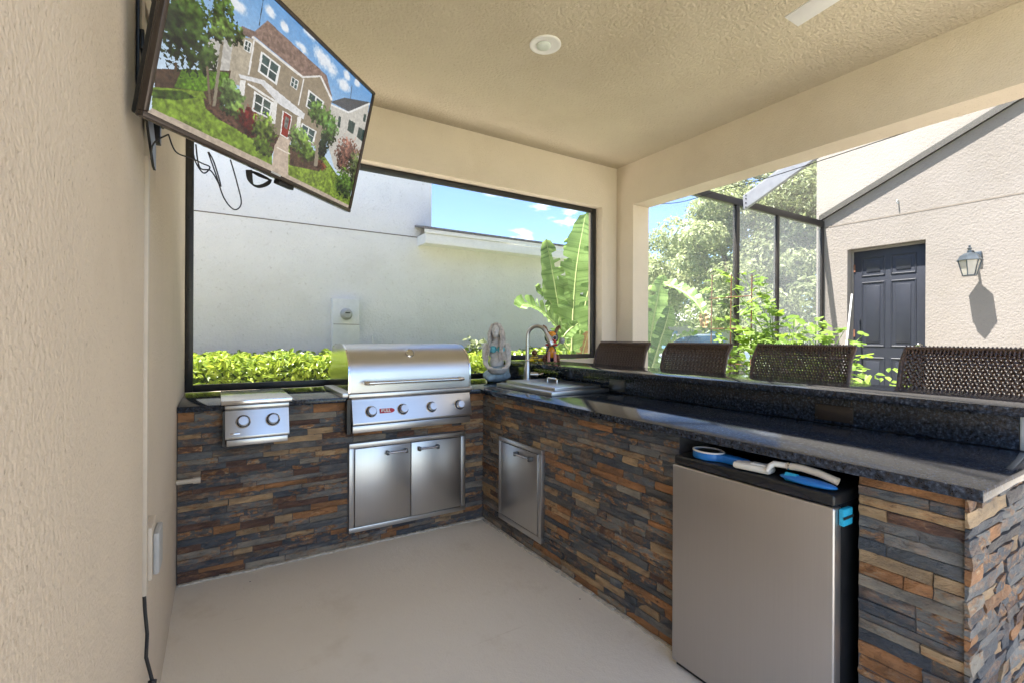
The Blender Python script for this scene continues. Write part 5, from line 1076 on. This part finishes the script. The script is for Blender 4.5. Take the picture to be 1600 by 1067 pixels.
catenary([(3.70, 3.25, 2.60), (3.72, 2.95, 2.556), (3.72, 2.6, 2.56), (3.72, 2.2, 2.552), (3.72, 1.8, 2.565), (3.71, 1.2, 2.59)], 0.003).obj('wire', 'black_rubber', sc_)

# ================================================================== TREES, FAR HOUSE, CAR
def oak(name, label, base, trunk_h, crown_c, crown_r, n_leaf, seed, lsize=0.125):
    root = thing(name, label, 'tree', base, 'trees beyond the pool cage'); rnd = random.Random(seed); b_ = Vector(base); cc = Vector(crown_c)
    g = G(); top_ = Vector((b_.x + rnd.uniform(-.2, .2), b_.y, b_.z + trunk_h)); g.tube([b_, b_.lerp(top_, 0.5) + Vector((0.08, 0, 0)), top_], [0.26, 0.2, 0.16], 9)
    clumps = []
    for k in range(40):
        d_ = Vector((rnd.gauss(0, 1), rnd.gauss(0, 1), rnd.gauss(0.1, 0.9))).normalized() * rnd.uniform(0.45, 1.0); p = cc + Vector((d_.x * crown_r[0], d_.y * crown_r[1], d_.z * crown_r[2])); clumps.append((p, rnd.uniform(0.16, 0.34) * crown_r[0]))
        if k < 9: g.tube([top_, top_.lerp(p, 0.5) + Vector((0, 0, 0.2)), p], [0.10, 0.06, 0.02], 6)
    g.obj('trunk', 'bark', root)
    cp_ = np.array([tuple(c_[0]) for c_ in clumps]); cr2 = np.array([c_[1] for c_ in clumps])
    def pl(r, n):
        k = r.randint(len(clumps), size=n); d_ = r.normal(size=(n, 3)); d_ /= np.linalg.norm(d_, axis=1, keepdims=True)
        return cp_[k] + d_ * np.array([[1, 1, 0.75]]) * (cr2[k] * r.uniform(0.3, 1.0, n) ** 0.5)[:, None], d_ + np.array([[0, 0, 0.4]])
    soup_obj('crown', leaf_soup(n_leaf, pl, lsize, seed), 'leaf_oak', root)
def atd(x, dep): return _fw * dep + _rt * ((x - 800) / FPX * dep)
def zat(y, dep): return EYE + (526 - y) / FPX * dep
for nm, lab, x_, dep, yc_, r_, n_, sd_ in (
    ('oak_tree', 'broad pale green oak rising behind the cage posts', 1150, 14.0, 395, (2.7, 2.7, 2.1), 26000, 41),
    ('oak_tree', 'tall dense oak touching the cream wall edge', 1240, 13.0, 350, (2.6, 2.6, 2.9), 26000, 42),
    ('oak_tree', 'small loose oak beside the banana plant', 1040, 19.0, 440, (2.6, 2.6, 1.7), 14000, 43),
    ('shrub_tree', 'low rounded tree under the dense oak', 1225, 11.0, 478, (1.9, 1.9, 1.1), 13000, 44)):
    p = atd(x_, dep); zc = zat(yc_, dep); oak(nm, lab, (p.x, p.y, -0.12), max(0.8, zc - r_[2] * 0.6), (p.x, p.y, zc), r_, n_, sd_)
p = atd(1062, 34); fh = thing('far_house', 'distant cream house with a pale roof seen past the banana leaves', 'house', (p.x, p.y, -0.12))
q = Matrix.Rotation(-YAW, 3, 'Z'); 
g = G(); g.obox(p + Vector((0, 0, 1.1)), (6.5, 5, 2.5), q); g.obj('wall', 'stucco_cream', fh)
g = G(); ax = q @ Vector((1, 0, 0)); ay = q @ Vector((0, 1, 0)); e0 = p + Vector((0, 0, 2.36))
g.prism([e0 - ax * 3.6 - ay * 2.9, e0 - ax * 3.6 + ay * 2.9, e0 - ax * 3.6 + Vector((0, 0, 1.3))], tuple(ax * 7.2)); g.obj('roof', M['grey_pl'], fh)
for s_ in (-1.6, 1.4):
    g = G(); g.obox(p + ax * s_ - ay * 2.52 + Vector((0, 0, 1.2)), (1.1, 0.06, 1.0), q); wn = g.obj('window', 'car_glass', fh)
    g = G(); g.obox(p + ax * s_ - ay * 2.53 + Vector((0, 0, 0.66)), (1.3, 0.10, 0.08), q); sub(g.obj('sill', 'white_trim', fh), wn)
p = atd(1086, 17); cr_ = thing('parked_car', 'silver parked car half hidden behind the banana plant', 'car', (p.x, p.y, -0.12)); q = Matrix.Rotation(-YAW + R(28), 3, 'Z')
def cpt(x, y, z): return p + q @ Vector((x, y, 0)) + Vector((0, 0, z - 0.12))
g = G(); g.prism([cpt(x, -0.85, z) for x, z in ((-2.1, 0.35), (-2.15, 0.75), (-1.9, 0.92), (-1.15, 0.98), (1.25, 0.98), (2.05, 0.85), (2.15, 0.6), (2.1, 0.35))], tuple(q @ Vector((0, 1.7, 0))), 0.05); g.obj('body', 'car_paint', cr_)
g = G(); g.prism([cpt(x, -0.74, z) for x, z in ((-1.55, 0.97), (-1.0, 1.44), (0.45, 1.48), (1.2, 0.97))], tuple(q @ Vector((0, 1.48, 0))), 0.04); g.obj('cabin', 'car_glass', cr_)
g = G(); g.prism([cpt(x, -0.70, z) for x, z in ((-1.0, 1.445), (-0.9, 1.49), (0.38, 1.52), (0.46, 1.475))], tuple(q @ Vector((0, 1.4, 0))), 0.01); g.obj('roof', 'car_paint', cr_)
for x_ in (-1.35, 1.35):
    for y_ in (-0.80, 0.80):
        g = G(); g.lathe([(0.32, -0.1), (0.33, 0), (0.32, 0.1)], cpt(x_, y_, 0.32), q @ Vector((0, 1, 0)), 20); ty = g.obj('tyre', 'black_rubber', cr_); g = G(); g.lathe([(0.2, -0.105), (0.2, 0.105)], cpt(x_, y_, 0.32), q @ Vector((0, 1, 0)), 16); sub(g.obj('rim', 'grey_pl', cr_), ty)
for y_ in (-0.6, 0.6): g = G(); g.obox(cpt(-2.13, y_, 0.7), (0.06, 0.35, 0.14), q, 0.02); g.obj('headlight', 'white_paint', cr_)

# house mass to the left, so that the place goes on behind the left wall
g = G(); g.box(-8, -0.452, -0.25, 3.74, -0.12, 3.2); tag(g.obj('house_block', 'stucco_in', smooth=False), 'beige stucco body of the house behind the television wall', 'house')
